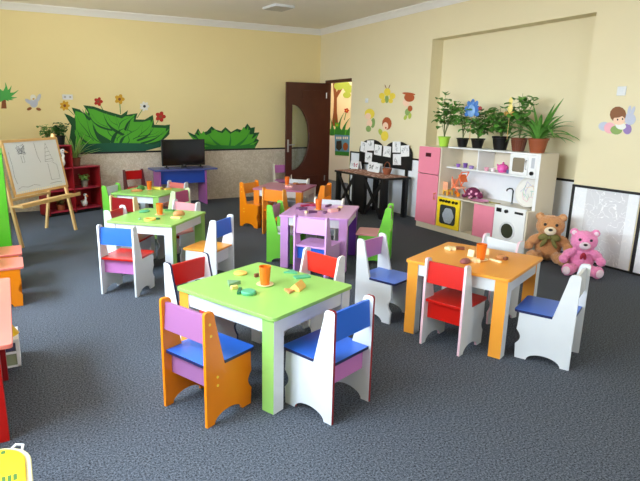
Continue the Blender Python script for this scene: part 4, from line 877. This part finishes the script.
gc = thing('green_cabinet', 'tall bright green cabinet at the left edge beside the easel', 'cabinet')
GV = lam('vivid green laminate', (84, 178, 40)); GD = lam('grass green laminate', (62, 146, 30))
CX_, CY0_, CY1_ = -.055, 5.60, 6.30
MB().box(-.75, -.735, CY0_, CY1_, 0, 1.12).box(-.735, CX_-.015, CY0_, CY1_, 1.105, 1.12).box(-.735, CX_-.015, CY0_, CY1_, 0, .06).box(-.735, CX_-.015, CY1_-.015, CY1_, .06, 1.105).build('carcass', GV, gc, .002)
MB().box(CX_-.015, CX_, CY0_, CY1_, 0, 1.12).build('side_panel', GD, gc, .002)
for z in (.38, .72): MB().box(-.735, CX_-.015, CY0_+.01, CY1_-.015, z, z+.018).build('shelf', GV, gc)
MB().box(-.74, CX_-.002, CY0_-.016, CY0_-.001, .06, 1.10).build('door', GV, gc, .002)
# storage bins
YP = mat('yellow plastic lid', (236, 188, 8), .3); CRP = mat('cream plastic rim', (222, 214, 168), .35)
bn = thing('storage_bin', 'low blue plastic bin with bright yellow lid at the bottom left corner', 'bin')
CBL = mat('blue plastic', (54, 110, 186), .35)
m = MB(); m.prism(rrect(-.47, -.075, 1.50, 2.06, .09), 'z', 0, .215); m.build('tub', CBL, bn, .004)
m = MB(); m.prism(rrect(-.50, -.035, 1.46, 2.10, .12, 8), 'z', .216, .243); m.build('rim', CRP, bn, .005)
m = MB(); m.prism(rrect(-.48, -.055, 1.48, 2.08, .105, 8), 'z', .243, .252); m.build('lid', YP, bn, .004)
m = MB(); m.prism(rrect(-.40, -.15, 1.62, 1.98, .08), 'z', .2525, .258); m.build('lid_panel', YP, bn, .003)
MB().tube([(-.12, 2.075, .228), (-.085, 2.115, .234), (-.06, 2.10, .234), (-.07, 2.04, .228)], .005, 8).build('handle', mat('white plastic', (240, 240, 240), .4), bn)
GM = mat('dark green print', (60, 110, 50), .5)
for i in range(4): MB().box(-.15+.018*i, -.138+.018*i, 1.86, 1.895, .2522, .2528).build('printed_mark', GM, bn)
for i in range(3): MB().box(-.175+.02*i, -.16+.02*i, 2.04, 2.06, .2522, .2528).build('printed_mark', GM, bn)
b2 = thing('storage_bin', 'white slatted plastic bin with yellow top half under the red table', 'bin')
WP = mat('white plastic', (240, 240, 240), .4); SX0, SX1, SY0, SY1, SH = -.42, -.055, 3.36, 3.57, .19
m = MB()
for x in (SX0, SX1-.02):
    for y in (SY0, SY1-.02): m.box(x, x+.02, y, y+.02, 0, SH-.03)
m.box(SX0, SX1, SY0, SY1, 0, .01); m.box(SX0, SX1, SY0, SY1, SH-.035, SH-.012); m.box(SX0+.02, SX1-.02, SY0, SY0+.008, .085, .10); m.build('frame', WP, b2, .002)
MB().box(SX0+.01, SX1-.01, SY0+.01, SY1-.01, .011, .08).build('lower_drawer', mat('grey green tub', (150, 160, 130), .5), b2); MB().box(SX0+.01, SX1-.01, SY0+.01, SY1-.01, .101, SH-.036).build('upper_drawer', mat('slate tub', (80, 80, 110), .5), b2)
MB().lathe([(0, 0), (.17, 0), (.14, .05), (.06, .085), (0, .09)], ((SX0+SX1)/2+.02, (SY0+SY1)/2, SH-.012), 20, sy=.6).build('lid', YP, b2)

# ================================================================== LIGHT
def area(name, loc, rot, sx, sy, power, col=(1, 1, 1), spread=180):
    l = bpy.data.lights.new(name, 'AREA'); l.shape = 'RECTANGLE'; l.size = sx; l.size_y = sy; l.energy = power; l.color = col; l.spread = rad(spread)
    o = bpy.data.objects.new(name, l); COL.objects.link(o); o.location = loc; o.rotation_euler = rot; return o
DAY = (.86, .94, 1.0); LEFTP = (10, 10, 6)
for i, (a, b) in enumerate(WINS): area('daylight', (XL-.16, (a+b)/2, (WZ0+WZ1)/2), (0, rad(-90), 0), WZ1-WZ0, b-a, LEFTP[i], DAY)
for a, b in RW: area('daylight', ((a+b)/2, YF-.16, (WZ0+WZ1)/2), (rad(90), 0, 0), b-a, WZ1-WZ0, 25, DAY)  # rear window lamps, added as front fill on camera-facing sides
sk = area('open_sky', (-6.85, 3.1, 7.25), (0, 0, 0), 9, 3.2, 1900, (.66, .84, 1.0)); sk.rotation_euler = Vector((.731, 0, -.682)).to_track_quat('-Z', 'Y').to_euler()
gb_ = area('added_uplight', (-3.0, 2.6, .05), (0, 0, 0), 12, 3.0, 900, (1.0, .98, .93)); gb_.rotation_euler = Vector((.45, 0, .89)).to_track_quat('-Z', 'Y').to_euler()  # unseen upward lamp added outside to brighten ceiling and upper walls
hz_ = area('horizon_sky', (-12.5, 2.2, 3.4), (0, 0, 0), 14, 3.0, 1750, (.80, .92, 1.0)); hz_.rotation_euler = Vector((1, .05, -.12)).to_track_quat('-Z', 'Y').to_euler()
area('corridor_lamp', (6.1, 9.2, 2.78), (0, 0, 0), .6, 3.0, 22, (1, .98, .94))
wd = bpy.data.worlds.new('sky'); sc.world = wd; wd.use_nodes = True
bgn = wd.node_tree.nodes['Background']; bgn.inputs[0].default_value = (.8, .9, 1, 1); bgn.inputs[1].default_value = .6
vs = sc.view_settings; vs.view_transform = 'Standard'; vs.look = 'None'; vs.gamma = 1; vs.use_curve_mapping = False; vs.exposure = .88
